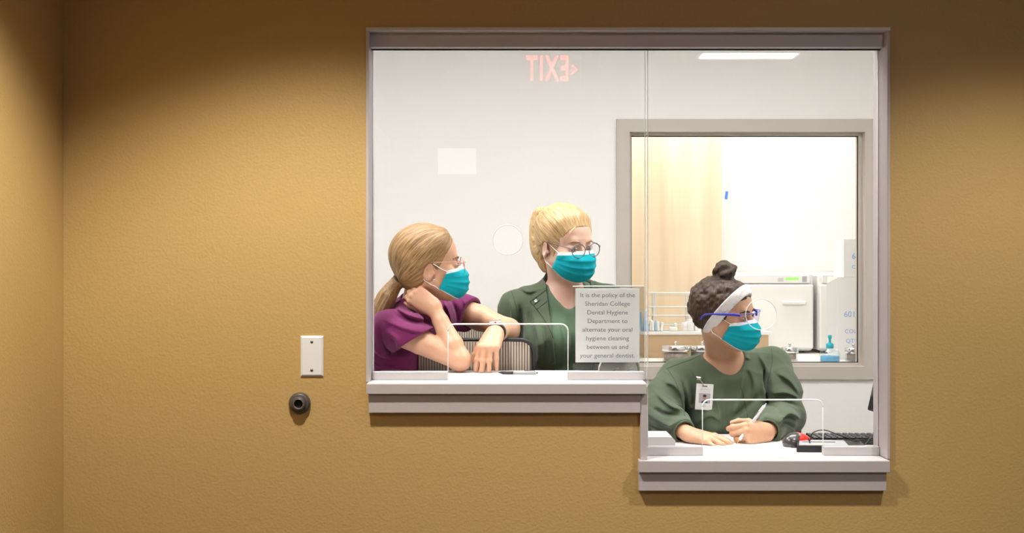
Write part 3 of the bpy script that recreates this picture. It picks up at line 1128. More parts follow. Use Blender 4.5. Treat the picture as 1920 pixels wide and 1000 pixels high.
def fabric_material(name, col, bump=.25, var=.10):
    m = mat(name, col, rough=.8, spec=.25, sheen=.15)
    N, L = nt(m); b = N['Principled BSDF']
    tc = N.new('ShaderNodeTexCoord')
    n = N.new('ShaderNodeTexNoise'); n.inputs['Scale'].default_value = 14; n.inputs['Detail'].default_value = 4; n.inputs['Distortion'].default_value = .8
    n2 = N.new('ShaderNodeTexNoise'); n2.inputs['Scale'].default_value = 700
    mx = N.new('ShaderNodeMix'); mx.data_type = 'RGBA'
    mx.inputs[6].default_value = (*[c * (1 - var) for c in col], 1); mx.inputs[7].default_value = (*[c * (1 + var) for c in col], 1)
    L.new(tc.outputs['Object'], n.inputs['Vector']); L.new(tc.outputs['Object'], n2.inputs['Vector'])
    L.new(n2.outputs['Fac'], mx.inputs[0]); L.new(mx.outputs[2], b.inputs['Base Color'])
    ad = N.new('ShaderNodeMath'); ad.operation = 'MULTIPLY_ADD'; ad.inputs[1].default_value = .06
    L.new(n2.outputs['Fac'], ad.inputs[0]); L.new(n.outputs['Fac'], ad.inputs[2])
    bp = N.new('ShaderNodeBump'); bp.inputs['Strength'].default_value = bump; bp.inputs['Distance'].default_value = .012
    L.new(ad.outputs[0], bp.inputs['Height']); L.new(bp.outputs[0], b.inputs['Normal'])
    return m


M_SKIN1 = skin_material('skin_fair_warm', (.63, .37, .24), (.60, .30, .19))
M_SKIN2 = skin_material('skin_fair_pink', (.74, .49, .38), (.68, .36, .28))
M_SKIN3 = skin_material('skin_tan', (.60, .35, .22), (.55, .26, .17))
M_HAIR1 = hair_material('hair_dark_blonde', (.11, .055, .020), (.32, .185, .075), (.62, .41, .19))
M_HAIR2 = hair_material('hair_light_blonde', (.26, .15, .055), (.54, .36, .165), (.82, .64, .40))
M_HAIR3 = hair_material('hair_dark_brown', (.012, .007, .005), (.045, .024, .014), (.16, .088, .048), 17, .7, .8)
M_MAG = fabric_material('magenta_scrub_cloth', (.150, .012, .085))
M_GRN = fabric_material('olive_green_scrub_cloth', (.082, .112, .070))
M_GRN2 = fabric_material('fresh_green_scrub_cloth', (.105, .172, .105))
M_SEAMM = mat('magenta_thread', (.07, .006, .04), rough=.9)
M_SEAMG = mat('dark_green_thread', (.028, .042, .027), rough=.9)
M_NAVY = fabric_material('dark_trouser_cloth', (.018, .02, .03))
M_MASK = mat('turquoise_mask_fabric', (.0, .37, .45), rough=.75, bump=.2, bscale=500, spec=.2)
M_MASKW = mat('mask_white_strip', (.74, .78, .82), rough=.75, bump=.2, bscale=500)
M_LOOP = mat('white_elastic', (.82, .82, .82), rough=.7)
M_BROW1 = mat('brow_brown', (.22, .12, .06), rough=.8)
M_BROW2 = mat('brow_ginger', (.42, .24, .12), rough=.8)
M_BROW3 = mat('brow_dark', (.04, .022, .015), rough=.8)
M_LENS = clear_mat('spectacle_lens', (.97, .97, .98), .035, .5)
M_LENSV = clear_mat('safety_lens', (.88, .86, .96), .06, .5)
M_FRAMEP = mat('pink_clear_frame', (.55, .30, .26), rough=.2, spec=.7)
M_FRAMEG = mat('smoky_grey_frame', (.13, .10, .12), rough=.22, spec=.7)
M_FRAMEB = mat('blue_frame', (.03, .04, .50), rough=.3, spec=.6)


def eye_material(name, iris):
    m = bpy.data.materials.new(name); m.use_nodes = True
    N, L = nt(m); b = N['Principled BSDF']
    tc = N.new('ShaderNodeTexCoord'); mp = N.new('ShaderNodeMapping'); mp.inputs['Scale'].default_value = (1, 0, 1)
    ln = N.new('ShaderNodeVectorMath'); ln.operation = 'LENGTH'
    ms = N.new('ShaderNodeMath'); ms.operation = 'MULTIPLY'; ms.inputs[1].default_value = 100.0
    r = N.new('ShaderNodeValToRGB'); r.color_ramp.interpolation = 'CONSTANT'
    e = r.color_ramp.elements
    e[0].position = 0; e[0].color = (.006, .006, .006, 1)
    e[1].position = .24; e[1].color = (*iris, 1)
    e3 = e.new(.50); e3.color = tuple(c * .45 for c in iris) + (1,)
    e4 = e.new(.57); e4.color = (.78, .73, .71, 1)
    L.new(tc.outputs['Object'], mp.inputs[0]); L.new(mp.outputs[0], ln.inputs[0]); L.new(ln.outputs['Value'], ms.inputs[0]); L.new(ms.outputs[0], r.inputs[0])
    L.new(r.outputs[0], b.inputs['Base Color']); b.inputs['Roughness'].default_value = .08
    return m


M_EYEB = eye_material('eye_blue_grey', (.16, .22, .28))
M_EYEN = eye_material('eye_brown', (.10, .05, .025))
M_LASH = mat('eyelash_dark', (.03, .018, .012), rough=.7)


def eyes(H, parent, m, gaze=(0, 0), lash=None):
    """eyeball seen between the lids; object x/z are measured from the pupil"""
    for sx in (-1, 1):
        b = MB()
        b.lathe([(math.sin(t), math.cos(t)) for t in [math.pi * i / 18 for i in range(19)]], 28)
        for v in b.bm.verts:
            v.co = Vector((v.co.x * .0128 - gaze[0], v.co.z * .0080, v.co.y * .0054 - gaze[1])) * H.s
        o = b.build('eye', m, None, origin=(0, 0, 0))
        o.rotation_euler = H.R.to_euler()
        o.location = H.p(sx * .032 + gaze[0], .0815, -.0020 + gaze[1]) - world_loc(parent)
        o.parent = parent
        for zz, rr_ in ((1, .0011), (-1, .0005)):
            b = MB()
            P = [H.p(sx * .032 + .0132 * math.cos(a), .0815 + .0078 * math.sqrt(max(0, 1 - (math.cos(a) * .97) ** 2)) * .55 + .0035, -.0020 + zz * .0056 * math.sin(a)) for a in [math.pi * (.04 + .92 * i / 12) for i in range(13)]]
            b.tube(P, rr_, 6, radii=[rr_ * (.4 + .6 * math.sin(math.pi * (.08 + .84 * i / 12))) for i in range(13)]); b.build('eyelash' if zz > 0 else 'lower_lid', lash or M_LASH, o_parent(o))


def o_parent(o):
    return o.parent


def brows(H, parent, m, B):
    for sx in (-1, 1):
        b = MB()
        P = [H.p(sx * x, y, z) for x, y, z in ((.013, .0895, .0175), (.024, .0885, .021), (.036, .082, .0225), (.047, .071, .0165))]
        b.tube([push_out(B, q_, .0004) for q_ in spline(P, 5)], .002, 8, radii=[.0014 + .0016 * math.sin(math.pi * min(1, i / 15 + .12)) for i in range(16)])
        b.build('eyebrow', m, parent)


def push_out(S, p, gap):
    """move a point off the body surface"""
    p = Vector(p)

    def val(q):
        ii = [int(np.clip(np.searchsorted(S.ax[i], q[i]), 1, S.n[i] - 1)) for i in range(3)]
        ii = [k if abs(S.ax[i][k] - q[i]) < abs(S.ax[i][k - 1] - q[i]) else k - 1 for i, k in enumerate(ii)]
        return float(S.d[ii[0], ii[1], ii[2]])
    for _ in range(5):
        d = val(p)
        if d >= gap: break
        e = .004
        g = Vector((val(p + Vector((e, 0, 0))) - val(p - Vector((e, 0, 0))), val(p + Vector((0, e, 0))) - val(p - Vector((0, e, 0))), val(p + Vector((0, 0, e))) - val(p - Vector((0, 0, e)))))
        if g.length < 1e-6: break
        p = p + g.normalized() * (gap - d) * .9
    return p


def mask(H, parent, B, lift=0.0, w=1.0):
    """pleated surgical mask with white nose strip and two ear loops"""
    NU, NV = 40, 34
    zc = np.interp
    rows = []
    for j in range(NV + 1):
        v = j / NV
        yc = zc(v, [0, .12, .30, .55, .78, .92, 1], [.098, .109, .120, .121, .114, .098, .078])
        zz = zc(v, [0, .12, .30, .55, .78, .92, 1], [-.010, -.017, -.034, -.064, -.092, -.110, -.116])
        xs = zc(v, [0, .3, .6, .85, 1], [.059, .064, .0665, .066, .064]) * w
        ys = zc(v, [0, .5, 1], [.048, .034, .018])
        zs = zc(v, [0, .5, 1], [-.020, -.046, -.074])
        pl = 0
        for c in (.36, .56, .74):
            dv = (v - c) / .05
            if -1 < dv < 1:
                pl += .0045 * (1 - abs(dv)) * (1 if dv < 0 else .3)
        row = []
        for i in range(NU + 1):
            u = -1 + 2 * i / NU
            x = xs * math.sin(u * math.pi / 2)
            cs = max(0, math.cos(u * math.pi / 2))
            y = ys + (yc - ys) * cs ** .80
            # nose ridge tents the upper part
            y -= .010 * math.exp(-((v - .05) / .22) ** 2) * math.exp(-((abs(u) - .38) / .2) ** 2)
            z = zz + (zs - zz) * u * u
            n = Vector((math.sin(u * 1.4), math.cos(u * 1.4), 0))
            wr = .0012 * math.sin(u * 17 + v * 9) * v
            q = Vector((x, y, z)) + n * ((pl + wr) * cs + .002 + lift)
            row.append(push_out(B, H.p(*q), .0028))
        rows.append(row)
    for _ in range(2):      # relax the cloth
        new = [[p.copy() for p in r_] for r_ in rows]
        for j in range(1, NV):
            for i in range(1, NU):
                new[j][i] = rows[j][i] * .6 + (rows[j - 1][i] + rows[j + 1][i]) * .08 + (rows[j][i - 1] + rows[j][i + 1]) * .12
        rows = new
    b = MB()
    b.grid(rows, True, lambda i, j: 1 if (i < 5 or i > NV - 2) else 0)
    mk = b.build('face_mask', [M_MASK, M_MASKW], parent)
    so = mk.modifiers.new('thickness', 'SOLIDIFY'); so.thickness = .0016; so.offset = 1
    for sx in (-1, 1):
        top = Vector((sx * .0595 * w, .049, -.022)); bot = Vector((sx * .064 * w, .019, -.073))
        pts = [top, Vector((sx * .0690, .030, -.010)), Vector((sx * .0765, .008, .006)), Vector((sx * .0765, -.010, .013)), Vector((sx * .068, -.028, .004)), Vector((sx * .066, -.030, -.030)),
               Vector((sx * .0700, -.012, -.050)), Vector((sx * .0690, .004, -.060)), bot]
        b = MB(); b.tube([push_out(B, H.p(*q), .0016) for q in spline(pts, 6)], .0014 * H.s, 6, flat=1.3); b.build('ear_loop', M_LOOP, mk)
    return mk


def cran_d(q, g=0.0):
    """distance to the skull + face ellipsoids in head space (numpy n x 3)"""
    out = None
    for c, r in (CRAN, FACE, ((0, .050, .045), (.055, .035, .045))):
        v = q - np.array(c, dtype=np.float32); r = np.array(r, dtype=np.float32)
        k0 = np.sqrt(((v / r) ** 2).sum(-1)); k1 = np.sqrt(((v / r ** 2) ** 2).sum(-1)) + 1e-9
        d = k0 * (k0 - 1) / k1
        if out is None: out = d
        else:
            h = np.maximum(.02 - np.abs(out - d), 0) / .02
            out = np.minimum(out, d) - h * h * .02 * .25
    return out - g


def sstep(a, b, x):
    t = np.clip((x - a) / (b - a), 0, 1)
    return t * t * (3 - 2 * t)


def strand_attr(H, tie, axis=None, stretch=.10):
    """coordinates that run along hair combed towards the tie"""
    T = np.array(tie, dtype=np.float64); Cc = np.array((0, -.015, .02))
    a = T - Cc; a /= np.linalg.norm(a)
    e1 = np.cross(a, (1, 0, 0)); e1 /= np.linalg.norm(e1) + 1e-9
    e2 = np.cross(a, e1)

    def f(V):
        q = H.loc(V) - Cc
        u, v, w_ = q @ e1, q @ e2, q @ a
        rr = np.sqrt(u * u + v * v) + 1e-6
        lat = np.arctan2(w_, rr)
        return np.stack([u / rr * 1.2, v / rr * 1.2, lat * stretch], 1)
    return f
# ------------------------------------------------------------------ shared figure helpers
def bounds(pts, m):
    P = np.array([list(p) for p in pts])
    return P.min(0) - m, P.max(0) + m


def cut_arm(S, a, b, t, r=.11, n=None):
    """remove everything of a sleeve beyond fraction t of the limb a-b"""
    a, b = Vector(a), Vector(b)
    d = (b - a).normalized(); p0 = a.lerp(b, t)
    far = p0 + d * .25
    lo, hi = bounds([p0 - d * .12, far], r + .02)

    def f(X, Y, Z):
        al = (X - p0.x) * d.x + (Y - p0.y) * d.y + (Z - p0.z) * d.z
        cutd = al if n is None else (X - p0.x) * n[0] + (Y - p0.y) * n[1] + (Z - p0.z) * n[2]
        px, py, pz = X - p0.x - al * d.x, Y - p0.y - al * d.y, Z - p0.z - al * d.z
        return np.maximum(np.maximum(-cutd, np.sqrt(px * px + py * py + pz * pz) - r), np.maximum(al - .25, -al - .12))
    S.fn(lo, hi, f, .004, 'sub')


def cloth_noise(amp=.0035, f=(16, 16, 20), ramp=.0035, rf=(11, 11, 17), seed=0.0):
    def g(P):
        Q = P + seed
        n = vnoise(Q, f) * amp
        w = Q + .02 * np.stack([vnoise(Q, 9), vnoise(Q + 3, 9), vnoise(Q + 7, 9)], 1)
        r = (1 - np.abs(vnoise(w, rf))) ** 3 * ramp
        return n + r - ramp * .4
    return g


def ridge(S, pts, r, k=.012):
    P = spline(pts, 5)
    for a, b in zip(P[:-1], P[1:]):
        S.cone(a, b, r, r, k)


def groove(S, pts, r, k=.012):
    P = spline(pts, 5)
    for a, b in zip(P[:-1], P[1:]):
        S.cone(a, b, r, r, k, 'sub')


def hair_cap(H, thick, hl, h=.0022, pts=(), ear=True):
    lo, hi = bounds([H.o], .150 * H.s)
    if len(pts):
        l2, h2 = bounds(pts, .05)
        lo, hi = np.minimum(lo, l2), np.maximum(hi, h2)
    S = SDF(lo, hi, h)
    X, Y, Z = np.meshgrid(*S.ax, indexing='ij')
    q = H.loc(np.stack([X.ravel(), Y.ravel(), Z.ravel()], 1)).astype(np.float32)
    f = hl(q)
    t = .0034 + thick(q) * sstep(0, .045, -f)
    d = np.maximum(cran_d(q) - t, f)
    if ear:
        for sx in (-1, 1):
            v = (q - np.array((sx * .084, -.004, -.022), dtype=np.float32)) / np.array((.026, .022, .030), dtype=np.float32)
            e = (np.sqrt((v * v).sum(-1)) - 1) * .022
            kk = .008; a = -e
            hh = np.maximum(kk - np.abs(d - a), 0) / kk
            d = np.maximum(d, a) + hh * hh * kk * .25
    S.d = (d * H.s).reshape(S.d.shape).astype(np.float32)
    return S


def rest_on(S, z, y1, x0=-9, x1=9):
    """flatten whatever lies on a worktop"""
    sl = S.sub((x0, -9, -9), (x1, y1, z + .03))
    if sl is not None:
        X, Y, Z = S.pts(sl)
        S.d[sl] = np.maximum(S.d[sl], np.broadcast_to((z - Z), S.d[sl].shape).astype(np.float32))


def plane_hl(y0, z0, ny, nz, cx=0.0):
    l = math.hypot(ny, nz)

    def f(q):
        return ((q[:, 1] - y0) * ny + (q[:, 2] - z0) * nz) / l + cx * np.abs(q[:, 0])
    return f


def tail_strands(fcap, H, d, thr=.03, sc=15.0, along=.7):
    d = np.array(Vector(d).normalized())

    def f(V):
        A = fcap(V)
        q = H.loc(V)
        far = cran_d(q.astype(np.float32)) > thr
        al = V @ d
        B = (V - al[:, None] * d) * sc + (al * along)[:, None] * d
        A[far] = B[far]
        return A
    return f


def glasses(H, parent, fm, lm, cy=.113, cz=-.006, rx=.0235, rz=.0215, tr=.0015, sep=.0335, arm_m=None):
    g = None
    b = MB()
    for sx in (-1, 1):
        ring = [H.p(sx * sep + rx * math.cos(a), cy - .006 * abs(sx * sep + rx * math.cos(a)) / .05, cz + rz * math.sin(a)) for a in [2 * math.pi * i / 36 for i in range(36)]]
        b.tube(ring, tr, 8, closed=True)
    b.tube(spline([H.p(-sep + rx - .001, cy - .002, cz + .004), H.p(0, cy + .004, cz + .008), H.p(sep - rx + .001, cy - .002, cz + .004)], 6), tr * 1.1, 8)
    g = b.build('spectacles', fm, parent)
    for sx in (-1, 1):
        b = MB()
        b.tube(spline([H.p(sx * (sep + rx), cy - .007, cz + .005), H.p(sx * .068, cy - .020, cz + .011), H.p(sx * .079, .03, .011), H.p(sx * .082, -.012, .012), H.p(sx * .080, -.036, -.006)], 6), tr * 1.15, 8, flat=.6)
        b.build('temple', arm_m or fm, g)
        b = MB()
        c = H.p(sx * sep, cy - .004, cz)
        V0 = b.bm.verts.new(c)
        ring = [b.bm.verts.new(H.p(sx * sep + rx * math.cos(a), cy - .006 * abs(sx * sep + rx * math.cos(a)) / .05, cz + rz * math.sin(a))) for a in [2 * math.pi * i / 28 for i in range(28)]]
        for i in range(28):
            b.bm.faces.new((V0, ring[i], ring[(i + 1) % 28]))
        b.build('lens', lm, g)
    return g


def trousers(parent, PV, knees, ankles, fw, m=None):
    lo, hi = bounds([PV] + knees + ankles, .2)
    lo[2] = -.02
    S = SDF(lo, hi, .009)
    S.ell(PV, (.17, .135, .13), None, .04)
    fwv = Vector(fw).normalized(); lat = Vector((0, 0, 1)).cross(fwv)
    for sgn, kn, an in zip((-1, 1), knees, ankles):
        hp = Vector(PV) + lat * (.085 * sgn) - Vector((0, 0, .02))
        S.chain([hp, kn, an], [.085, .062, .048], .03)
    S.build('trousers', m or M_NAVY, parent)
    for an in ankles:
        a = Vector(an)
        S = SDF(*bounds([a - fwv * .08, a + fwv * .2], .07), .006)
        S.chain([Vector((a.x, a.y, .045)) - fwv * .04, Vector((a.x, a.y, .040)) + fwv * .08, Vector((a.x, a.y, .032)) + fwv * .15], [.04, .038, .030], .02)
        S.build('shoe', M_BLACKP, parent)


# ================================================================== woman in magenta leaning on the counter
H1 = Head(W(805, 497, .42), (.965, .15, .07), (-.06, -.08, 1), .985)
RS1, LS1 = W(732, 615, .34), W(858, 580, .66)
NB1 = W(783, 576, .47)
FW1 = Vector((.74, -.67, 0))
PV1 = NB1 + Vector((-.21, .17, -.41))
RE1 = W(860, 674, .305); RW1 = W(815, 579, .345)
LE1 = W(954, 618, .56); LW1 = W(928, 624, .365)
p1 = empty('person', (PV1.x, PV1.y, 0), 'woman in magenta scrub top leaning on the counter, head propped on her hand', 'person')
lo, hi = bounds([H1.p(0, .1, .13), H1.p(0, -.13, 0), RS1, LS1, RE1, LE1, PV1], .13)
lo[2] = PV1.z - .05; hi[2] = H1.o.z + .15
hl_, hh_ = bounds([H1.p(.0, .085, 0)], .055)
kl_, kh_ = bounds([LW1, LW1 + Vector((-.04, -.08, -.10)), RW1, RW1 + Vector((-.06, 0, .04))], .03)
S = SDF(lo, hi, .0030, [(hl_, hh_, .0017), (kl_, kh_, .0021)])
head_sdf(S, H1)
S.cone(H1.p(0, -.028, -.055), NB1, .048, .054, .025)
torso_sdf(S, NB1, RS1, LS1, PV1, FW1, -.012, .01)
A = S.like()
arm_sdf(A, RS1, RE1, RW1, .90, k=.006); arm_sdf(A, LS1, LE1, LW1, .92)
A.ell(RE1 + Vector((.006, .0, -.004)), (.030, .030, .031), None, .02)
# right hand closed against the neck below the ear
hand_sdf(A, RW1, (-.66, .02, .46), (-.25, -.93, .10), -1, [(66, 78, 40), (70, 78, 40), (72, 80, 40), (76, 80, 40)], s=.90,
         thumb_dir=[(.5, .7, -.5), (.2, .9, -.4), (.1, .9, -.4)], splay=(3, 0, -3, -6))
# left hand hanging over the counter edge, fingertips on the worktop
hand_sdf(A, LW1, (-.24, -.78, -.50), (-.05, -.52, .84), 1, [(50, 8, 6), (48, 6, 6), (50, 8, 6), (54, 12, 8)], splay=(6, 0, -4, -10), s=.95,
         thumb_dir=[(.58, .66, -.48), (.34, .55, -.78), (.08, .5, -.88)])
S.join(A, .004)
rest_on(S, ZU + .0005, .37)
S.build('body', M_SKIN1, p1, 1); B1 = S
# scrub top
S = SDF(lo, hi, .0030)
R1, ch1, sp1, fwv1 = torso_sdf(S, NB1, RS1, LS1, PV1, FW1, .008, .018)
S.chain([RS1, RS1.lerp(RE1, .30), RS1.lerp(RE1, .55)], [.052, .056, .056], .03)
S.chain([LS1, LS1.lerp(LE1, .25), LS1.lerp(LE1, .48)], [.050, .054, .052], .03)
S.cone(NB1 + sp1 * .012, NB1 + sp1 * .035, .064, .056, .02)
S.displace(cloth_noise(.003, (13, 13, 15), .004, (9, 12, 14), 1.7))
S.displace(folds([([(738, 575), (765, 590), (798, 600)], .3, .007, .010), ([(742, 592), (770, 604), (803, 612)], .3, -.006, .007), ([(728, 604), (762, 616), (800, 624)], .3, .006, .009),
                  ([(722, 620), (745, 636), (748, 655)], .3, .007, .010), ([(715, 612), (722, 650), (735, 672)], .35, -.006, .008), ([(752, 560), (772, 575), (790, 592)], .35, .006, .008),
                  ([(700, 640), (712, 660), (738, 672)], .4, .006, .009), ([(698, 672), (715, 684), (745, 690)], .4, -.005, .007), ([(828, 565), (840, 590), (845, 620)], .45, .006, .007),
                  ([(838, 560), (850, 585), (855, 610)], .45, -.006, .006), ([(868, 562), (876, 578), (880, 592)], .6, .005, .007)]))
cut_arm(S, RS1, RE1, .36, .082, Vector((.52, -.05, -.85)).normalized()); cut_arm(S, LS1, LE1, .27)
S.cone(RS1.lerp(RE1, .20), RE1, .044, .044, 0, 'sub')
S.cone(LS1.lerp(LE1, .16), LE1, .046, .046, 0, 'sub')
S.cone(NB1 - sp1 * .03, H1.p(0, -.02, -.02), .050, .056, .008, 'sub')
rest_on(S, ZU + .0005, .37)
S.largest_only = True; top1 = S.build('scrub_top', M_MAG, p1, 1)
# hair
tie1 = H1.p(.0, -.100, -.052)
tp = spline([tie1 + Vector((.024, 0, .010)), W(746, 529, .415), W(724, 560, .385), W(706, 603, .36), W(696, 655, .35)], 6)
S = hair_cap(H1, lambda q: .0125 + .004 * sstep(0, .08, q[:, 2]), plane_hl(.070, .060, .84, -.54, .05), pts=tp)
S.ell(H1.p(0, -.052, -.035), (.052, .042, .040), H1.R, .03)
S.ell(H1.p(0, -.015, -.075), (.052, .05, .03), H1.R, 0.01, 'sub')
rr = np.interp(np.linspace(0, 1, len(tp)), [0, .1, .22, .5, .8, 1], [.022, .019, .0160, .028, .024, .008])
S.chain(tp, list(rr * 1.12), .004)
fa = tail_strands(strand_attr(H1, (0, -.10, -.052)), H1, tp[-1] - tp[0], .034)
S.displace(lambda P: .0022 * vnoise(fa(P.astype(np.float64)).astype(np.float32), 7.0), .012)
hair1 = S.build('hair', M_HAIR1, p1, 1, attr=fa)
b = MB()
td_ = (tp[7] - tp[3]).normalized()
u_ = td_.orthogonal().normalized(); v_ = td_.cross(u_)
b.tube([tp[6] + u_ * .0200 * math.cos(a) + v_ * .0200 * math.sin(a) for a in [2 * math.pi * i / 24 for i in range(24)]], .0048, 8, closed=True)
b.build('hair_tie', M_BLACKP, hair1)
brows(H1, p1, M_BROW1, B1); eyes(H1, p1, M_EYEB, (0, -.001)); mask(H1, p1, B1)
glasses(H1, p1, M_FRAMEP, M_LENS, tr=.0013)
b = MB(); c_ = H1.p(.0815, .004, -.043); b.lathe([(.0032 * math.sin(t), .0032 * math.cos(t)) for t in [math.pi * i / 8 for i in range(9)]], 12, Matrix.Translation(c_)); b.build('earring', M_CHROME, p1)
# wrist watch on the left wrist
wd = (LE1 - LW1).normalized(); wc = LW1 + wd * .024
wu = Vector((-.25, -.85, .55)); wu = (wu - wd * wu.dot(wd)).normalized(); ws = wd.cross(wu)
b = MB(); b.tube([wc + wu * .0275 * math.cos(a) + ws * .0275 * math.sin(a) for a in [2 * math.pi * i / 28 for i in range(28)]], .0022, 8, closed=True, upv=wu)
for v in b.bm.verts:      # widen the strap along the forearm
    al = (v.co - wc).dot(wd); v.co += wd * al * 4.2
wt = b.build('watch_strap', M_BLACKP, p1)
MW = Matrix((ws, wd, wu)).transposed().to_4x4(); MW.translation = wc + wu * .031
b = MB(); b.box(-.0165, .0165, -.0185, .0185, -.005, .005, .004, 3, M=MW); wcase = b.build('watch_case', M_STEEL, wt)
b = MB(); b.box(-.0145, .0145, -.0165, .0165, .0046, .0056, .0004, 1, M=MW); b.build('watch_glass', M_BLACKP, wt)
b = MB(); b.lathe([(.003, 0), (.003, .0025), (0, .0027)], 12, MW @ Matrix.Translation((.004, -.0185, 0)) @ Matrix.Rotation(math.pi / 2, 4, 'X')); b.build('watch_crown', M_RED, wt)
trousers(p1, PV1, [PV1 + Vector((-.06, -.06, -.42)), PV1 + Vector((-.02, .12, -.42))], [Vector((PV1.x - .08, PV1.y - .02, .07)), Vector((PV1.x - .04, PV1.y + .16, .07))], (.74, -.67, 0))

# ================================================================== woman with light blonde ponytail standing behind
Y2 = .82
H2 = Head(W(1060, 458, Y2), (.60, -.78, -.15), (.02, -.14, 1), 1.05)
RS2, LS2 = W(969, 574, Y2 + .05), W(1140, 566, Y2 + .07)
NB2 = W(1058, 532, Y2 + .06)
FW2 = Vector((.15, -1, 0))
PV2 = Vector((NB2.x + .0, Y2 + .10, NB2.z - .48))
RE2 = W(934, 694, Y2 + .05); RW2 = W(985, 776, Y2 - .14)
LE2 = W(1166, 690, Y2 + .06); LW2 = W(1110, 776, Y2 - .14)
p2 = empty('person', (PV2.x, PV2.y, 0), 'standing woman in open green scrub jacket with light blonde ponytail and round glasses', 'person')
lo, hi = bounds([H2.p(0, .1, .13), RS2, LS2, RE2, LE2, RW2, LW2, PV2], .12)
lo[2] = PV2.z - .05; hi[2] = H2.o.z + .16
hl_, hh_ = bounds([H2.p(.0, .08, 0)], .055)
S = SDF(lo, hi, .0032, [(hl_, hh_, .0017)])
head_sdf(S, H2)
S.cone(H2.p(0, -.028, -.055), NB2, .049, .055, .025)
torso_sdf(S, NB2, RS2, LS2, PV2, FW2, -.008, .012)
A = S.like()
arm_sdf(A, RS2, RE2, RW2); arm_sdf(A, LS2, LE2, LW2)
for wr, sd in ((RW2, -1), (LW2, 1)):
    hand_sdf(A, wr, (.2 * -sd, -.9, -.3), (0, -.2, 1), sd, [(20, 20, 15)] * 4)
S.join(A, .01)
S.build('body', M_SKIN2, p2, 1); B2 = S
# inner scrub top
S = SDF(lo, hi, .0034)
R2, ch2, sp2, fwv2 = torso_sdf(S, NB2, RS2, LS2, PV2, FW2, .004, .016)
S.displace(cloth_noise(.002, (12, 12, 12), .003, (10, 12, 8), 5.1))
S.displace(folds([([(1050, 600), (1058, 640), (1056, 690)], Y2 - .1, .004, .008), ([(1066, 590), (1072, 640), (1070, 690)], Y2 - .1, -.004, .008)]))
S.cone(NB2 - sp2 * .012, H2.p(0, -.02, -.02), .061, .075, .01, 'sub')
S.cone(NB2 + fwv2 * .055 - sp2 * .0, NB2 + fwv2 * .16 - sp2 * .045, .062, .040, .012, 'sub')
S.cone(NB2 + fwv2 * .10 - sp2 * .05, NB2 + fwv2 * .17 - sp2 * .085, .030, .018, .012, 'sub')
S.largest_only = True; top2 = S.build('scrub_top', M_GRN2, p2, 1)
# open jacket
S = SDF(lo, hi, .0030)
torso_sdf(S, NB2, RS2, LS2, PV2, FW2, .016, .018)
S.chain([RS2, RS2.lerp(RE2, .5), RE2], [.052, .056, .056], .03); S.chain([RE2, RW2], [.054, .044], .02)
S.chain([LS2, LS2.lerp(LE2, .5), LE2], [.052, .056, .056], .03); S.chain([LE2, LW2], [.054, .044], .02)
S.cone(NB2 - sp2 * .0, NB2 + sp2 * .022, .082, .070, .02)
S.displace(cloth_noise(.003, (14, 14, 10), .004, (13, 13, 8), 9.3))
S.displace(folds([([(974, 575), (972, 620), (966, 690)], Y2 - .03, -.014, .007), ([(984, 580), (985, 630), (980, 690)], Y2 - .05, .006, .008), ([(998, 585), (1008, 640), (1008, 690)], Y2 - .08, .006, .010),
                  ([(1018, 610), (1022, 650), (1020, 690)], Y2 - .09, -.005, .008), ([(975, 540), (990, 548), (1005, 545)], Y2, .005, .008), ([(955, 560), (960, 590), (955, 630)], Y2, .006, .010),
                  ([(940, 600), (955, 612), (968, 608)], Y2, -.006, .008), ([(935, 625), (950, 640), (965, 640)], Y2, .006, .010), ([(1118, 530), (1128, 560), (1132, 600)], Y2, .006, .010)]))
# neck hole and the open front
S.cone(NB2 - sp2 * .03, H2.p(0, -.02, -.02), .064, .080, .006, 'sub')
S.cone(NB2 + fwv2 * .05, NB2 + fwv2 * .17 - sp2 * .03, .060, .050, .010, 'sub')


def jacket_gap(X, Y, Z):
    za, zb = W(0, 690, Y2 - .1).z, W(0, 540, Y2 - .1).z
    xa, xb = W(1043, 690, Y2 - .1).x, W(1026, 540, Y2 - .1).x
    xl = xa + (xb - xa) * np.clip((Z - za) / (zb - za), -2, 1.2)
    xr = W(1112, 690, Y2 - .1).x + 0 * Z
    return np.maximum(np.maximum(xl - X, X - xr), Y - (NB2.y - .01))


S.fn(lo, hi, jacket_gap, .003, 'sub')
cut_arm(S, RE2, RW2, .85); cut_arm(S, LE2, LW2, .85)
S.largest_only = True; jk = S.build('jacket', M_GRN, p2, 1)
seam(jk, [(994, 566), (1006, 580), (1022, 602), (1034, 625), (1040, 650)], .0011, M_SEAMG, 'lapel_edge', lift=.0006)
seam(jk, [(994, 566), (1008, 556), (1024, 544)], .0012, M_SEAMG, 'lapel_edge', lift=.0004)
seam(jk, [(1007, 580), (1020, 570), (1031, 561)], .0009, M_SEAMG, 'stitch_line', lift=.0004)
seam(jk, [(1000, 573), (1013, 563)], .0009, M_SEAMG, 'stitch_line', lift=.0004)
seam(jk, [(950, 531), (972, 521), (996, 513), (1012, 507)], .0008, M_SEAMG, 'shoulder_seam', lift=.0003)
seam(jk, [(952, 533), (962, 555), (970, 590), (971, 625)], .0008, M_SEAMG, 'armhole_seam', lift=.0003)
sp_, sn_ = hit(jk, 1005, 565, .001)
if sp_ is not None:
    b = MB(); Mz = Matrix.Translation(sp_) @ sn_.to_track_quat('Z', 'Y').to_matrix().to_4x4()
    b.lathe([(.0058, -.001), (.0055, .0016), (.0035, .0022), (.0028, .0010), (0, .0008)], 20, Mz); b.build('snap_button', M_CHROME, jk)
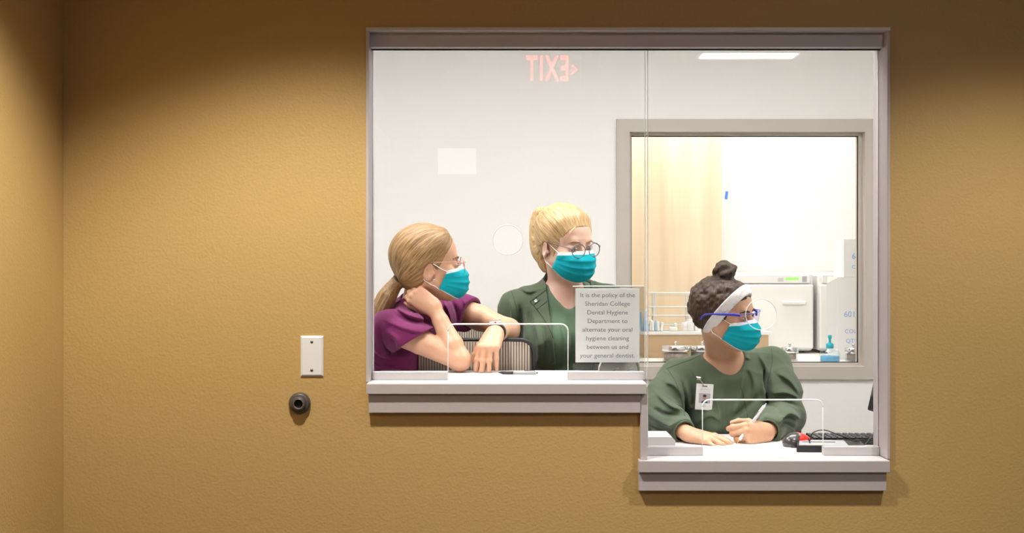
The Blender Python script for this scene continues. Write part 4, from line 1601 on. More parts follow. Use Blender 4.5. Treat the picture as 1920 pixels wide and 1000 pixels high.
# hair, high ponytail
tie2 = H2.p(0, -.110, .070)
tp = spline([tie2 + Vector((.012, -.008, 0)), W(1014, 399, Y2 + .09), W(1009, 425, Y2 + .10), W(1010, 465, Y2 + .09), W(1022, 506, Y2 + .07)], 6)
S = hair_cap(H2, lambda q: .009 + .008 * sstep(.02, .10, q[:, 2]), plane_hl(.080, .064, .88, -.47, .08), pts=tp)
S.cone(H2.p(0, -.08, .055), tie2, .034, .018, .03)
rr = np.interp(np.linspace(0, 1, len(tp)), [0, .18, .5, .8, 1], [.016, .017, .027, .026, .010])
S.chain(tp, list(rr * 1.12), .004)
fa = tail_strands(strand_attr(H2, (0, -.10, .075)), H2, (0.02, 0, -1), .030)
S.displace(lambda P: .002 * vnoise(fa(P.astype(np.float64)).astype(np.float32), 7.0), .012)
hair2 = S.build('hair', M_HAIR2, p2, 1, attr=fa)
b = MB()      # a loose lock falling past the temple
b.tube(spline([H2.p(.030, .082, .070), H2.p(.046, .084, .055), H2.p(.056, .078, .030), H2.p(.060, .072, .008)], 8), .002, 8, radii=list(np.interp(np.linspace(0, 1, 25), [0, .4, 1], [.0028, .0022, .0006])))
lk = b.build('loose_lock', mat('loose_blonde_lock', (.62, .44, .22), rough=.45), hair2)
b = MB(); b.tube([tie2 + H2.R @ Vector((.017 * math.cos(a), .004, .017 * math.sin(a))) for a in [2 * math.pi * i / 20 for i in range(20)]], .004, 8, closed=True); b.build('hair_tie', mat('tan_hair_tie', (.42, .28, .12), rough=.7), hair2)
brows(H2, p2, M_BROW2, B2); eyes(H2, p2, M_EYEB, (.0025, -.0008), M_BROW1); mask(H2, p2, B2)
glasses(H2, p2, M_FRAMEG, M_LENS, tr=.0016, rx=.0250, rz=.0225)
# navy strap at the collar
P_ = [hit(jk, a, b_, .002)[0] for a, b_ in ((1103, 508), (1105, 520), (1106, 535))]
P_ = [p for p in P_ if p is not None]
if len(P_) > 1:
    b = MB(); b.tube(P_, .009, 8, flat=.4, upv=(1, 0, 0)); b.build('collar_strap', M_NAVY, p2)
trousers(p2, PV2, [PV2 + Vector((-.09, -.02, -.40)), PV2 + Vector((.09, -.02, -.40))], [Vector((PV2.x - .10, PV2.y, .07)), Vector((PV2.x + .10, PV2.y, .07))], (0, -1, 0), M_GRN)

# ================================================================== woman with headband seated writing
Y3 = .55
H3 = Head(W(1359, 590, Y3), (.84, -.52, -.06), (-.08, -.06, 1), .965)
RS3, LS3 = W(1268, 708, .66), W(1448, 684, .70)
NB3 = W(1357, 667, .665)
FW3 = Vector((.12, -1, 0))
PV3 = Vector((NB3.x + .01, .76, .56))
RE3 = W(1236, 782, .50); RW3 = W(1287, 813, .318)
LE3 = W(1473, 780, .53); LW3 = W(1438, 811, .325)
p3 = empty('person', (PV3.x, PV3.y, 0), 'seated dark-haired woman with topknot and white headband, writing at the lower counter', 'person')
lo, hi = bounds([H3.p(0, .1, .13), RS3, LS3, RE3, LE3, RW3, LW3, RW3 + Vector((.1, -.08, 0)), PV3], .12)
lo[2] = min(PV3.z - .05, .5); hi[2] = H3.o.z + .2
hl_, hh_ = bounds([H3.p(.0, .085, 0)], .05)
kl_, kh_ = bounds([RW3, RW3 + Vector((.11, -.08, -.02))], .02)
kl2_, kh2_ = bounds([LW3, LW3 + Vector((-.11, -.08, .02))], .02)
S = SDF(lo, hi, .0032, [(hl_, hh_, .0018), (kl_, kh_, .0021), (kl2_, kh2_, .0021)])
head_sdf(S, H3, False)
S.cone(H3.p(0, -.028, -.055), NB3, .050, .057, .025)
torso_sdf(S, NB3, RS3, LS3, PV3, FW3, -.006, .012)
A = S.like()
arm_sdf(A, RS3, RE3, RW3, .95); arm_sdf(A, LS3, LE3, LW3, .95)
hand_sdf(A, RW3, (.80, -.42, -.12), (.10, -.25, .95), -1, [(14, 20, 12), (12, 22, 14), (14, 24, 14), (18, 22, 14)], splay=(9, 2, -9, -20), s=.96, thumb_dir=[(.6, .7, -.2), (.2, .9, -.2), (.1, .95, -.1)])
tw, thw = hand_sdf(A, LW3, (-.80, -.52, .02), (.52, -.80, .30), 1, [(44, 60, 35), (60, 74, 45), (70, 80, 50), (76, 84, 50)], splay=(2, 0, -2, -5), s=.96, thumb_dir=[(.55, .70, -.45), (.20, .9, -.5), (-.1, .9, -.35)])
S.join(A, .004)
rest_on(S, ZL + .0012, .5)
body3 = S.build('body', M_SKIN3, p3, 1); B3 = S
# scrub jacket
S = SDF(lo, hi, .0030)
R3, ch3, sp3, fwv3 = torso_sdf(S, NB3, RS3, LS3, PV3, FW3, .014, .018)
for sh, el, wr in ((RS3, RE3, RW3), (LS3, LE3, LW3)):
    S.chain([sh, sh.lerp(el, .5), el], [.058, .066, .060], .03)
    S.chain([el, el.lerp(wr, .5), el.lerp(wr, .80), wr], [.060, .054, .040, .034], .02)
S.displace(cloth_noise(.0035, (14, 14, 16), .004, (11, 13, 15), 13.7))
S.displace(folds([([(1245, 715), (1262, 722), (1276, 742)], .55, .008, .010), ([(1232, 740), (1246, 752), (1266, 760)], .5, .008, .009), ([(1222, 765), (1240, 772), (1275, 770)], .48, -.008, .007),
                  ([(1220, 780), (1246, 790), (1282, 785)], .45, .009, .009), ([(1218, 800), (1245, 806), (1275, 800)], .42, -.006, .006), ([(1278, 715), (1284, 750), (1290, 800)], .55, -.010, .007),
                  ([(1300, 690), (1312, 720), (1318, 760)], .55, .005, .010), ([(1330, 720), (1345, 760), (1350, 810)], .55, .005, .010), ([(1430, 668), (1440, 700), (1432, 745)], .58, .009, .009),
                  ([(1446, 680), (1438, 720), (1440, 770)], .55, -.012, .007), ([(1456, 700), (1474, 712), (1490, 735)], .58, .009, .009), ([(1445, 740), (1468, 735), (1496, 745)], .52, .009, .009),
                  ([(1442, 762), (1465, 752), (1498, 764)], .5, -.008, .006), ([(1440, 782), (1466, 768), (1498, 785)], .48, .010, .009), ([(1436, 800), (1462, 790), (1492, 806)], .45, -.006, .006),
                  ([(1408, 690), (1418, 720), (1412, 760)], .54, .006, .010), ([(1400, 700), (1392, 740), (1380, 780)], .53, .005, .009), ([(1390, 660), (1402, 672), (1412, 676)], .57, .006, .006),
                  ([(1370, 790), (1400, 770), (1430, 745)], .53, -.006, .008), ([(1300, 800), (1330, 780), (1350, 790)], .53, .005, .009)]))
S.cone(NB3 - sp3 * .03, H3.p(0, -.02, -.02), .060, .075, .008, 'sub')
S.cone(NB3 + fwv3 * .045 + sp3 * .02, NB3 + fwv3 * .17 - sp3 * .010, .062, .048, .012, 'sub')
cut_arm(S, RE3, RW3, .92); cut_arm(S, LE3, LW3, .92)
S.cone(RE3.lerp(RW3, .80), RW3, .0295, .0295, 0, 'sub'); S.cone(LE3.lerp(LW3, .80), LW3, .0295, .0295, 0, 'sub')
rest_on(S, ZL + .0006, .5)
S.largest_only = True; sj = S.build('scrub_jacket', M_GRN, p3, 2)
seam(sj, [(1357, 708), (1372, 718), (1388, 722), (1398, 760), (1404, 800), (1406, 828)][2:], .0008, M_SEAMG, 'front_seam', lift=.0003)
seam(sj, [(1250, 692), (1275, 682), (1300, 673), (1320, 662)], .0008, M_SEAMG, 'shoulder_seam', lift=.0003)
seam(sj, [(1252, 693), (1266, 715), (1276, 745), (1284, 780)], .0008, M_SEAMG, 'armhole_seam', lift=.0003)
seam(sj, [(1446, 650), (1448, 680), (1440, 715), (1436, 750)], .0008, M_SEAMG, 'armhole_seam', lift=.0003)
# ribbed elastic cuffs
for el, wr in ((RE3, RW3), (LE3, LW3)):
    d_ = (wr - el).normalized(); u_ = d_.orthogonal().normalized(); v_ = d_.cross(u_)
    b = MB(); rows = []
    for i, (t, r) in enumerate(((.74, .0385), (.76, .0400), (.80, .0375), (.88, .0365), (.93, .0370), (.945, .0345), (.93, .0310))):
        c = el.lerp(wr, t)
        row = [c + (u_ * math.cos(a) + v_ * math.sin(a)) * (r + .0008 * math.sin(a * 22)) for a in [2 * math.pi * k / 88 for k in range(89)]]
        for q_ in row: q_.z = max(q_.z, ZL + .0008)
        rows.append(row)
    b.grid(rows); b.build('cuff', M_GRN, p3)
# hair with topknot
bunc = H3.p(-.004, -.006, .148)
HL3 = plane_hl(.080, .058, .80, -.60, .08)
S = hair_cap(H3, lambda q: .012 + .003 * sstep(0, -.09, q[:, 1]), lambda q: np.maximum(HL3(q), (-.040 - q[:, 2]) * .9), pts=[bunc])
S.cone(H3.p(0, -.012, .100), bunc, .028, .020, .02)
S.ell(bunc + Vector((0, 0, .006)), (.034, .034, .030), None, .008)
for k in range(3):
    a0 = k * 2.1
    P = [bunc + Vector((.029 * math.cos(a0 + t * 2.6), .029 * math.sin(a0 + t * 2.6), -.014 + .034 * t)) for t in np.linspace(0, 1, 9)]
    S.chain(P, [.006, .009, .010, .010, .010, .009, .007, .005, .003], .006)
S.ell(H3.p(.04, -.060, -.018), (.034, .032, .030), H3.R, .02)
S.displace(lambda P: .0040 * vnoise(P, 48) + .0026 * vnoise(P + 5, 100), .02)
fa3 = strand_attr(H3, (0, -.01, .13), stretch=.3)


def fb3(V):
    A = fa3(V); q = H3.loc(V)
    top = q[:, 2] > .128
    v = q[top] - np.array((0, -.004, .15))
    A[top] = np.stack([v[:, 2] * 26, np.sqrt(v[:, 0] ** 2 + v[:, 1] ** 2) * 26, np.arctan2(v[:, 0], v[:, 1]) * .25], 1)
    return A


hair3 = S.build('hair', M_HAIR3, p3, 1, attr=fb3)
b = MB(); cc = H3.p(0, -.010, .120)
b.tube([cc + H3.R @ Vector((.0245 * math.cos(a), .0245 * math.sin(a), 0)) for a in [2 * math.pi * i / 24 for i in range(24)]], .0045, 8, closed=True); b.build('hair_tie', mat('rust_hair_tie', (.30, .08, .03), rough=.7), hair3)
# headband: a band of the head surface between two tilted planes


def band_material():
    m = mat('white_printed_headband', (.82, .82, .82), rough=.75)
    N, L = nt(m); b_ = N['Principled BSDF']
    tc = N.new('ShaderNodeTexCoord')
    v = N.new('ShaderNodeTexVoronoi'); v.feature = 'DISTANCE_TO_EDGE'; v.inputs['Scale'].default_value = 42
    n = N.new('ShaderNodeTexNoise'); n.inputs['Scale'].default_value = 40
    ad = N.new('ShaderNodeVectorMath'); ad.operation = 'MULTIPLY_ADD'; ad.inputs[1].default_value = (.03, .03, .03)
    L.new(n.outputs['Color'], ad.inputs[0]); L.new(tc.outputs['Object'], ad.inputs[2]); L.new(ad.outputs[0], v.inputs['Vector'])
    n4 = N.new('ShaderNodeTexNoise'); n4.inputs['Scale'].default_value = 30
    L.new(tc.outputs['Object'], n4.inputs['Vector'])
    r = N.new('ShaderNodeMapRange'); r.inputs['From Min'].default_value = .0; r.inputs['From Max'].default_value = .035
    L.new(v.outputs['Distance'], r.inputs[0])
    gt = N.new('ShaderNodeMath'); gt.operation = 'GREATER_THAN'; gt.inputs[1].default_value = .50
    L.new(n4.outputs['Fac'], gt.inputs[0])
    mxx = N.new('ShaderNodeMath'); mxx.operation = 'MAXIMUM'
    L.new(r.outputs[0], mxx.inputs[0]); L.new(gt.outputs[0], mxx.inputs[1])
    mx = N.new('ShaderNodeMix'); mx.data_type = 'RGBA'; mx.inputs[6].default_value = (.30, .30, .31, 1); mx.inputs[7].default_value = (.82, .82, .82, 1)
    L.new(mxx.outputs[0], mx.inputs[0]); L.new(mx.outputs[2], b_.inputs['Base Color'])
    return m


lo_, hi_ = bounds([H3.o], .14)
S = SDF(lo_, hi_, .0022)
X, Y, Z = np.meshgrid(*S.ax, indexing='ij')
q = H3.loc(np.stack([X.ravel(), Y.ravel(), Z.ravel()], 1)).astype(np.float32)
bl = ((q[:, 1] - .046) * .78 - (q[:, 2] - .052) * .62)
f_ = plane_hl(.080, .058, .80, -.60, .08)(q)
t_ = .0075 + .012 * sstep(-.01, .04, -f_)
S.d = (np.maximum(np.maximum(cran_d(q) - t_, np.abs(bl) - .0165), .012 - (cran_d(q) + .02)) * H3.s).reshape(S.d.shape).astype(np.float32)
S.build('headband', band_material(), p3, 1)
brows(H3, p3, M_BROW3, B3); eyes(H3, p3, M_EYEN, (.0025, 0)); mask(H3, p3, B3)
# blue safety glasses
b = MB(); rows = []
for j in range(9):
    v = j / 8
    rows.append([H3.p(.074 * math.sin(u * 1.35) / math.sin(1.35), .060 + .058 * math.cos(u * 1.35) ** .8 - .006 * v, .014 - .040 * v * (1 - .25 * abs(u) ** 3) + .004 * (1 - abs(u))) for u in np.linspace(-1, 1, 31)])
b.grid(rows)
sg = b.build('safety_glasses', M_LENSV, p3)
sg['label'] = 'clear wraparound lens'
for sx in (-1, 1):
    b = MB()
    b.tube(spline([H3.p(sx * .070, .082, .012), H3.p(sx * .078, .060, .014), H3.p(sx * .088, .02, .013), H3.p(sx * .093, -.012, .012), H3.p(sx * .096, -.036, .006), H3.p(sx * .095, -.048, -.010)], 6), .003, 8, flat=.5, radii=list(np.interp(np.linspace(0, 1, 31), [0, .2, .5, 1], [.0042, .0042, .0028, .0024])))
    b.build('temple', M_FRAMEB, sg)
    if sx > 0: continue
    b = MB(); Mh = H3.M4(sx * .0675, .086, .004); b.box(-.003, .003, -.003, .004, -.010, .009, .0015, 2, M=Mh); b.build('hinge', M_FRAMEB, sg)
b = MB(); b.tube([H3.p(.074 * math.sin(u * 1.35) / math.sin(1.35), .0605 + .058 * math.cos(u * 1.35) ** .8, .0145 + .004 * (1 - abs(u))) for u in np.linspace(-.96, .96, 31)], .0012, 6); b.build('brow_bar', M_FRAMEB, sg)
# badge clipped to the chest
bc = hit(sj, 1318, 743)[0] + Vector((0, -.028, 0))
RB = Matrix.Rotation(math.radians(3.5), 3, 'Y')


def BP(x, y, z): return bc + RB @ Vector((x, y, z))


MBd = Matrix.Translation(bc) @ RB.to_4x4()
bw, bh = .0280, .0425
b = MB(); b.box(-bw, bw, 0, .0016, -bh, bh, .0007, 2, M=MBd); bg = b.build('name_badge', M_PAPER, p3)
b = MB(); b.box(-.0175, .0195, -.0006, -.0002, -.020, .012, M=MBd); b.build('portrait_background', mat('badge_photo_grey', (.46, .43, .50), rough=.4), bg)
b = MB(); b.lathe([(0, -.0165), (.013, -.0165), (.0115, -.012), (.006, -.008), (0, -.0075)], 16, MBd @ Matrix.Translation((.001, -.0004, -.003)) @ Matrix.Diagonal((1, .03, 1, 1))); b.build('portrait_shoulders', mat('badge_photo_teal', (.03, .10, .13), rough=.4), bg)
b = MB(); b.lathe([(.0058 * math.sin(t), .0075 * math.cos(t)) for t in [math.pi * i / 10 for i in range(11)]], 16, MBd @ Matrix.Translation((.001, -.0007, -.003)) @ Matrix.Diagonal((1, .03, 1, 1))); b.build('portrait_face', mat('badge_photo_skin', (.50, .26, .20), rough=.4), bg)
b = MB(); b.lathe([(.0060 * math.sin(t), .0045 * math.cos(t)) for t in [math.pi * i / 10 for i in range(11)]], 16, MBd @ Matrix.Translation((.001, -.0008, .0035)) @ Matrix.Diagonal((1, .03, 1, 1))); b.build('portrait_hair', mat('badge_photo_hair', (.06, .03, .03), rough=.4), bg)
b = MB(); b.box(-.008, .008, -.0004, 0, .0335, .0365, M=MBd); b.build('slot', M_DARK, bg)
for z0, w_, c_ in ((.0225, .017, 0), (.0165, .017, 0), (-.0265, .005, .002), (-.0315, .0045, .002)):
    b = MB(); b.box(c_ - w_, c_ + w_, -.0004, 0, z0, z0 + .0010, M=MBd); b.build('print_line', mat('badge_print', (.45, .45, .55), rough=.6), bg)
b = MB(); b.tube([BP(-.013, -.0003, .0255), BP(0, -.0003, .030), BP(.015, -.0003, .0255)], .0004, 5); b.build('print_emblem', MATS['badge_print'], bg)
b = MB(); b.tube([BP(-.004, -.001, .0355), BP(-.010, -.004, .047), BP(-.022, -.004, .058)], .0035, 6, flat=.4, upv=(0, -1, 0)); b.build('badge_strap', mat('badge_strap_vinyl', (.55, .5, .42), rough=.25), bg)
b = MB(); b.box(-.032, -.013, -.008, .004, .055, .066, .004, 3, M=MBd); b.build('badge_clip', M_CHROME, bg)
# front seam
trousers(p3, PV3, [Vector((PV3.x - .10, .36, .56)), Vector((PV3.x + .10, .36, .56))], [Vector((PV3.x - .11, .40, .08)), Vector((PV3.x + .11, .40, .08))], (0, -1, 0), M_GRN)
# ------------------------------------------------------------------ chairs
M_MESHK = mat('chair_mesh_taupe', (.52, .45, .37), rough=.7)
M_MESHD = mat('chair_mesh_dark_backing', (.13, .105, .085), rough=.8)  # dark sheet behind the taupe ribs
M_SEATF = mat('black_seat_fabric', (.03, .03, .032), rough=.9, bump=.3, bscale=500)


def chair(cx, cy, rz, top, label, group=None, width=.42, seat=.50):
    """task chair: mesh back in a black frame, seat, column, five-star base. The back faces local -y, the seat lies towards +y"""
    t = empty('task_chair', (cx, cy, 0), label, 'chair', group)
    Mr = Matrix.Translation((cx, cy, 0)) @ Matrix.Rotation(rz, 4, 'Z')
    hw, bh = width / 2, .46
    z0 = top - bh

    def Q(x, y, z): return Mr @ Vector((x, y, z))
    ring = [(x, z) for x, z in rrect(-hw, hw, z0, top, .045, 6)]
    bow = lambda x: .030 * (x / hw) ** 2
    b = MB(); b.tube([Q(x, bow(x), z) for x, z in ring], 0.0062, 8, closed=True, upv=Mr.to_3x3() @ Vector((0, 1, 0))); b.build('back_frame', M_BLACKP, t)
    # woven back: vertical ribs over a backing
    nr = 46
    b = MB()
    for i in range(nr):
        x = -hw + .012 + (2 * hw - .024) * (i + .5) / nr
        wv = (2 * hw - .024) / nr * .33
        e = max(0, abs(x) - (hw - .045)); dz = .045 - math.sqrt(max(0, .045 ** 2 - e ** 2)) if e > 0 else 0
        y = bow(x)
        ps = [Q(x - wv, y - .002, z0 + .006 + dz), Q(x + wv, y - .002, z0 + .006 + dz), Q(x + wv, y - .002, top - .006 - dz), Q(x - wv, y - .002, top - .006 - dz)]
        pb = [Q(x - wv, y + .002, z0 + .006 + dz), Q(x + wv, y + .002, z0 + .006 + dz), Q(x + wv, y + .002, top - .006 - dz), Q(x - wv, y + .002, top - .006 - dz)]
        va = [b.bm.verts.new(p) for p in ps]; vb = [b.bm.verts.new(p) for p in pb]
        b.bm.faces.new(va); b.bm.faces.new(vb[::-1])
        for k in range(4):
            b.bm.faces.new((va[k], va[(k + 1) % 4], vb[(k + 1) % 4], vb[k]))
    mr = b.build('mesh_ribs', M_MESHK, t); mr['kind'] = 'stuff'
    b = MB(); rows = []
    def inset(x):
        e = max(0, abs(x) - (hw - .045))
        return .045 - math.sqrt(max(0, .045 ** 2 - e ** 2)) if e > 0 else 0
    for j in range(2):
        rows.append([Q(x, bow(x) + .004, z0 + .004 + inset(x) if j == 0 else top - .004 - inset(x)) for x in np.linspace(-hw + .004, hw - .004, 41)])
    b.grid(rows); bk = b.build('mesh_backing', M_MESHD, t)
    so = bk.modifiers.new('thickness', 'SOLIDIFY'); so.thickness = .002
    b = MB(); b.box(-.225, .225, .03, .42, seat - .06, seat, .025, 3, M=Mr); b.build('seat', M_SEATF, t)
    b = MB(); b.tube([Q(0, .030, z0 + .12), Q(0, .012, z0 - .06), Q(0, .04, seat - .07), Q(0, .2, seat - .075)], .02, 8, flat=.6); b.build('back_support', M_BLACKP, t)
    b = MB(); b.lathe([(.0, .10), (.028, .10), (.028, .22), (.02, .22), (.02, seat - .06), (0, seat - .06)], 16, Mr @ Matrix.Translation((0, .24, 0))); b.build('gas_column', M_CHROME, t)
    for k in range(5):
        a = 2 * math.pi * k / 5 + .3
        e = Vector((.27 * math.cos(a), .24 + .27 * math.sin(a), .075))
        b = MB(); b.tube([Q(0, .24, .115), Q(e.x, e.y, e.z)], .018, 8, radii=[.024, .014]); lg = b.build('base_leg', M_BLACKP, t)
        b = MB(); b.lathe([(0, -.012), (.03, -.012), (.03, .012), (0, .012)], 14, Mr @ Matrix.Translation((e.x, e.y, .031)) @ Matrix.Rotation(math.pi / 2, 4, 'X')); b.build('caster', M_BLACKP, lg)
    return t


c1 = W(876, 640, .40)
chair(c1.x, .40, 0, CAM_H - (638 - 500) * (CAM_D + .40) / FPX, 'mesh-backed task chair between the counter and the woman in magenta', seat=.62)
c2 = W(880, 610, 1.02)
chair(c2.x - .02, 1.08, math.radians(5), CAM_H - (606 - 500) * (CAM_D + 1.08) / FPX, 'mesh-backed task chair standing behind the woman in magenta', seat=.62)
chair(.815, .98, math.pi, 1.0, 'mesh-backed task chair the headband-wearing woman sits on', seat=.45, width=.44)

# ------------------------------------------------------------------ sign in its acrylic holder
sy = .20
sg_c = W(1139, 610, sy)
sc_ = (CAM_D + sy) / FPX
hold = empty('acrylic_sign_holder', (sg_c.x, sy, ZU), 'clear acrylic stand holding the printed policy notice on the upper counter', 'sign holder')
x0, x1 = (1074 - 960) * sc_, (1208 - 960) * sc_
z1 = CAM_H - (537 - 500) * sc_
b = MB(); b.box(x0, x1, sy - .0035, sy - .001, ZU + .002, z1, .0006, 1); b.build('front_sheet', M_ACRYL, hold)
b = MB(); b.box(x0, x1, sy + .001, sy + .0035, ZU + .002, z1, .0006, 1); b.build('back_sheet', M_ACRYL, hold)
b = MB(); b.tube([(x0, sy - .002, z1), (x1, sy - .002, z1)], .0016, 6); b.build('top_edge', M_GEDGE, hold)
b = MB(); b.box(x0, x1, sy - .03, sy + .05, ZU + .0004, ZU + .0028, .0006, 1); b.build('foot', M_ACRYL, hold)
ps = empty('printed_notice', (sg_c.x, sy, ZU + .03), 'white paper notice about alternating dental cleanings, standing in clear acrylic', 'paper sign')
xa, xb = (1079 - 960) * sc_, (1199 - 960) * sc_
za, zb = CAM_H - (680 - 500) * sc_, CAM_H - (541 - 500) * sc_
b = MB(); b.box(xa, xb, sy - .0006, sy + .0004, za, zb); b.build('sheet', M_NOTICE, ps)
for i, ln_ in enumerate(('It is the policy of the', 'Sheridan College', 'Dental Hygiene', 'Department to', 'alternate your oral', 'hygiene cleaning', 'between us and', 'your general dentist.')):
    py = 554 + i * 16.2
    text('text_line', ln_, mat('notice_grey_print', (.20, .20, .22), rough=.7), ((xa + xb) / 2, sy - .0009, CAM_H - (py - 500) * sc_), .0182, (math.pi / 2, 0, 0), ps, extrude=.0001, scale=(1.08, 1, 1))

# ------------------------------------------------------------------ things on the upper counter


def pen(name, a, b_, label, body, grip, r=.0042, tip=M_BLACKP, clip=M_BLACKP):
    a, b_ = Vector(a), Vector(b_)
    t = empty(name, a, label, 'pen')
    L = b_ - a
    m = MB(); m.tube([a, a + L * .05, a + L * .08], r, 12, radii=[.0006, r * .5, r * .75]); m.build('tip', tip, t)
    m = MB(); m.tube([a + L * .08, a + L * .12, a + L * .36, a + L * .38], r, 12, radii=[r * .75, r * 1.05, r * 1.05, r]); m.build('grip', grip, t)
    m = MB(); m.tube([a + L * .38, a + L * .93, a + L * .95], r, 12, radii=[r, r, r * .7]); m.build('barrel', body, t)
    m = MB(); m.tube([a + L * .95, b_], r * .45, 10); m.build('push_button', clip, t)
    up_ = Vector((0, -.3, 1)); up_ = (up_ - L.normalized() * up_.dot(L.normalized())).normalized()
    m = MB(); m.tube([a + L * .92 + up_ * r * 1.0, a + L * .90 + up_ * r * 1.7, a + L * .66 + up_ * r * 1.5], .0011, 6, flat=1.8); m.build('clip', clip, t)
    return t


pen('ballpoint_pen', W(934, 702, .235).xy.to_3d() + Vector((0, 0, ZU + .0052)), W(1009, 703, .225).xy.to_3d() + Vector((0, 0, ZU + .0052)), 'black ballpoint pen lying on the upper counter', M_GREYP, M_BLACKP, .0045)
b = MB(); pA = W(985, 697, .3)
b.box(pA.x, pA.x + .17, .235, .36, ZU + .0004, ZU + .0009); tag(b.build('paper_sheet', M_PAPER), 'white sheet of paper on the upper counter beside the pen', 'paper')
# folded magazine / dark tablet at the left end behind the rail
b = MB(); b.box(-.395, -.335, .10, .25, ZU + .0004, ZU + .0125, .003); tag(b.build('black_notebook', M_BLACKP), 'slim black notebook at the left end of the upper counter', 'notebook')
# white rounded dispenser behind the notice
wx = W(1161, 690, .27)
dsp = empty('tape_dispenser', (wx.x, .285, ZU), 'white rounded desk dispenser standing behind the acrylic notice', 'dispenser')
pr = [(-.062, 0), (-.060, .018), (-.052, .036), (-.040, .046), (.034, .046), (.046, .038), (.054, .020), (.057, 0)]
b = MB(); b.plate([(wx.x + x, ZU + .0006 + z) for x, z in pr], [], .262, .312); b.build('shell', mat('cream_plastic', (.80, .77, .68), rough=.35), dsp)
for xx in (-.012, .030):
    b = MB(); b.tube([(wx.x + xx - .010, .2612, ZU + .004), (wx.x + xx, .2608, ZU + .013), (wx.x + xx + .010, .2612, ZU + .016)], .0022, 6); b.build('vent_slot', M_GREYP, dsp)

# ------------------------------------------------------------------ things on the lower counter
# pen in the writing hand
tip_ = W(1381, 826, .262); tip_.z = ZL + .004
pen('silver_pen', tip_, W(1437, 757, .335), 'silver pen held in the writing woman\'s hand', mat('pen_silver', (.75, .74, .76), rough=.2, metal=.3), mat('pen_silver_grip', (.6, .6, .62), rough=.25, metal=.3), .0050, mat('pen_gold_tip', (.55, .25, .06), rough=.3, metal=.8), M_CHROME)
b = MB(); b.plate([(.60, .20), (.83, .185), (.84, .40), (.61, .41)], [], ZL + .0003, ZL + .0008, axis='z'); tag(b.build('paper_sheet', M_PAPER), 'white form under the writing woman\'s hands', 'paper')
bx0 = W(1213, 830, .16).x
tb = empty('white_box', (bx0 + .03, .15, ZL), 'small white box at the end of the lower counter, beside the resting hand', 'box')
b = MB(); b.plate([(bx0 - .02, ZL + .0008), (bx0 + .076, ZL + .0008), (bx0 + .076, ZL + .036), (bx0 + .066, ZL + .046), (bx0 - .02, ZL + .046)], [], .105, .235); b.build('carton', M_BOX, tb)
b = MB(); b.box(bx0 - .0195, bx0 + .06, .115, .225, ZL + .0462, ZL + .0470); b.build('lid_flap', M_PAPER, tb)

# signature pad
sx0 = W(1492, 840, .13).x
pad = empty('signature_pad', (sx0 + .1, .18, ZL), 'grey-faced black electronic signature pad by the mouse', 'signature pad')
b = MB(); b.plate([(sx0, .118), (sx0 + .20, .108), (sx0 + .215, .225), (sx0 + .03, .235)], [], ZL + .0005, ZL + .0185, axis='z'); b.build('body', M_BLACKP, pad)
b = MB(); b.plate([(sx0 + .008, .124), (sx0 + .150, .116), (sx0 + .165, .220), (sx0 + .034, .228)], [], ZL + .0187, ZL + .0205, axis='z'); fp = b.build('face_plate', M_GREYP, pad)
b = MB(); b.plate([(sx0 + .030, .180), (sx0 + .128, .174), (sx0 + .130, .184), (sx0 + .040, .190)], [], ZL + .0206, ZL + .0210, axis='z'); b.build('pen_groove', M_DARK, fp)
# keyboard behind it
kx0 = W(1513, 826, .31).x
kb = empty('keyboard', (kx0 + .13, .32, ZL), 'black computer keyboard along the right end of the lower counter', 'keyboard')
b = MB(); b.box(kx0, kx0 + .285, .265, .385, ZL + .0005, ZL + .016, .004); b.build('case', M_BLACKP, kb)
km = None
for r_ in range(5):
    for c_ in range(14):
        x = kx0 + .012 + c_ * .0188; y = .273 + r_ * .0215
        if km is None:
            b = MB(); b.box(x, x + .0155, y, y + .0165, ZL + .0162, ZL + .0215, .002, 1); o = b.build('key', M_BLACKP, kb, origin=(x, y, ZL + .0162)); km = o
        else:
            o = km.copy(); COL.objects.link(o); o.location = km.location + Vector((c_ * .0188, r_ * .0215, 0)); o.parent = kb
# mouse
mx = W(1496, 832, .24)
mo = empty('computer_mouse', (mx.x, .245, ZL), 'red and dark grey computer mouse beside the signature pad', 'mouse')
S = SDF((mx.x - .07, .16, ZL - .01), (mx.x + .07, .33, ZL + .08), .0022)
S.ell((mx.x, .245, ZL + .008), (.034, .050, .030), Matrix.Rotation(math.radians(-55), 3, 'Z'), .01)
S.ell((mx.x - .014, .235, ZL + .014), (.022, .032, .024), Matrix.Rotation(math.radians(-55), 3, 'Z'), .02)
rest_on(S, ZL + .0005, 9)


def mouse_material():
    m = mat('red_and_grey_mouse', (.72, .03, .02), rough=.28, coat=.4)
    N, L = nt(m); bs = N['Principled BSDF']
    tc = N.new('ShaderNodeTexCoord'); dt = N.new('ShaderNodeVectorMath'); dt.operation = 'DOT_PRODUCT'; dt.inputs[1].default_value = (1, .25, -.35)
    gt = N.new('ShaderNodeMath'); gt.operation = 'GREATER_THAN'; gt.inputs[1].default_value = -.020
    mx_ = N.new('ShaderNodeMix'); mx_.data_type = 'RGBA'; mx_.inputs[6].default_value = (.05, .045, .045, 1); mx_.inputs[7].default_value = (.72, .03, .02, 1)
    L.new(tc.outputs['Object'], dt.inputs[0]); L.new(dt.outputs['Value'], gt.inputs[0]); L.new(gt.outputs[0], mx_.inputs[0]); L.new(mx_.outputs[2], bs.inputs['Base Color'])
    return m


S.build('shell', mouse_material(), mo, 2)
b = MB(); b.box(mx.x - .002, mx.x + .002, .205, .222, ZL + .034, ZL + .041, .0015); b.build('scroll_wheel', M_GREYP, mo)
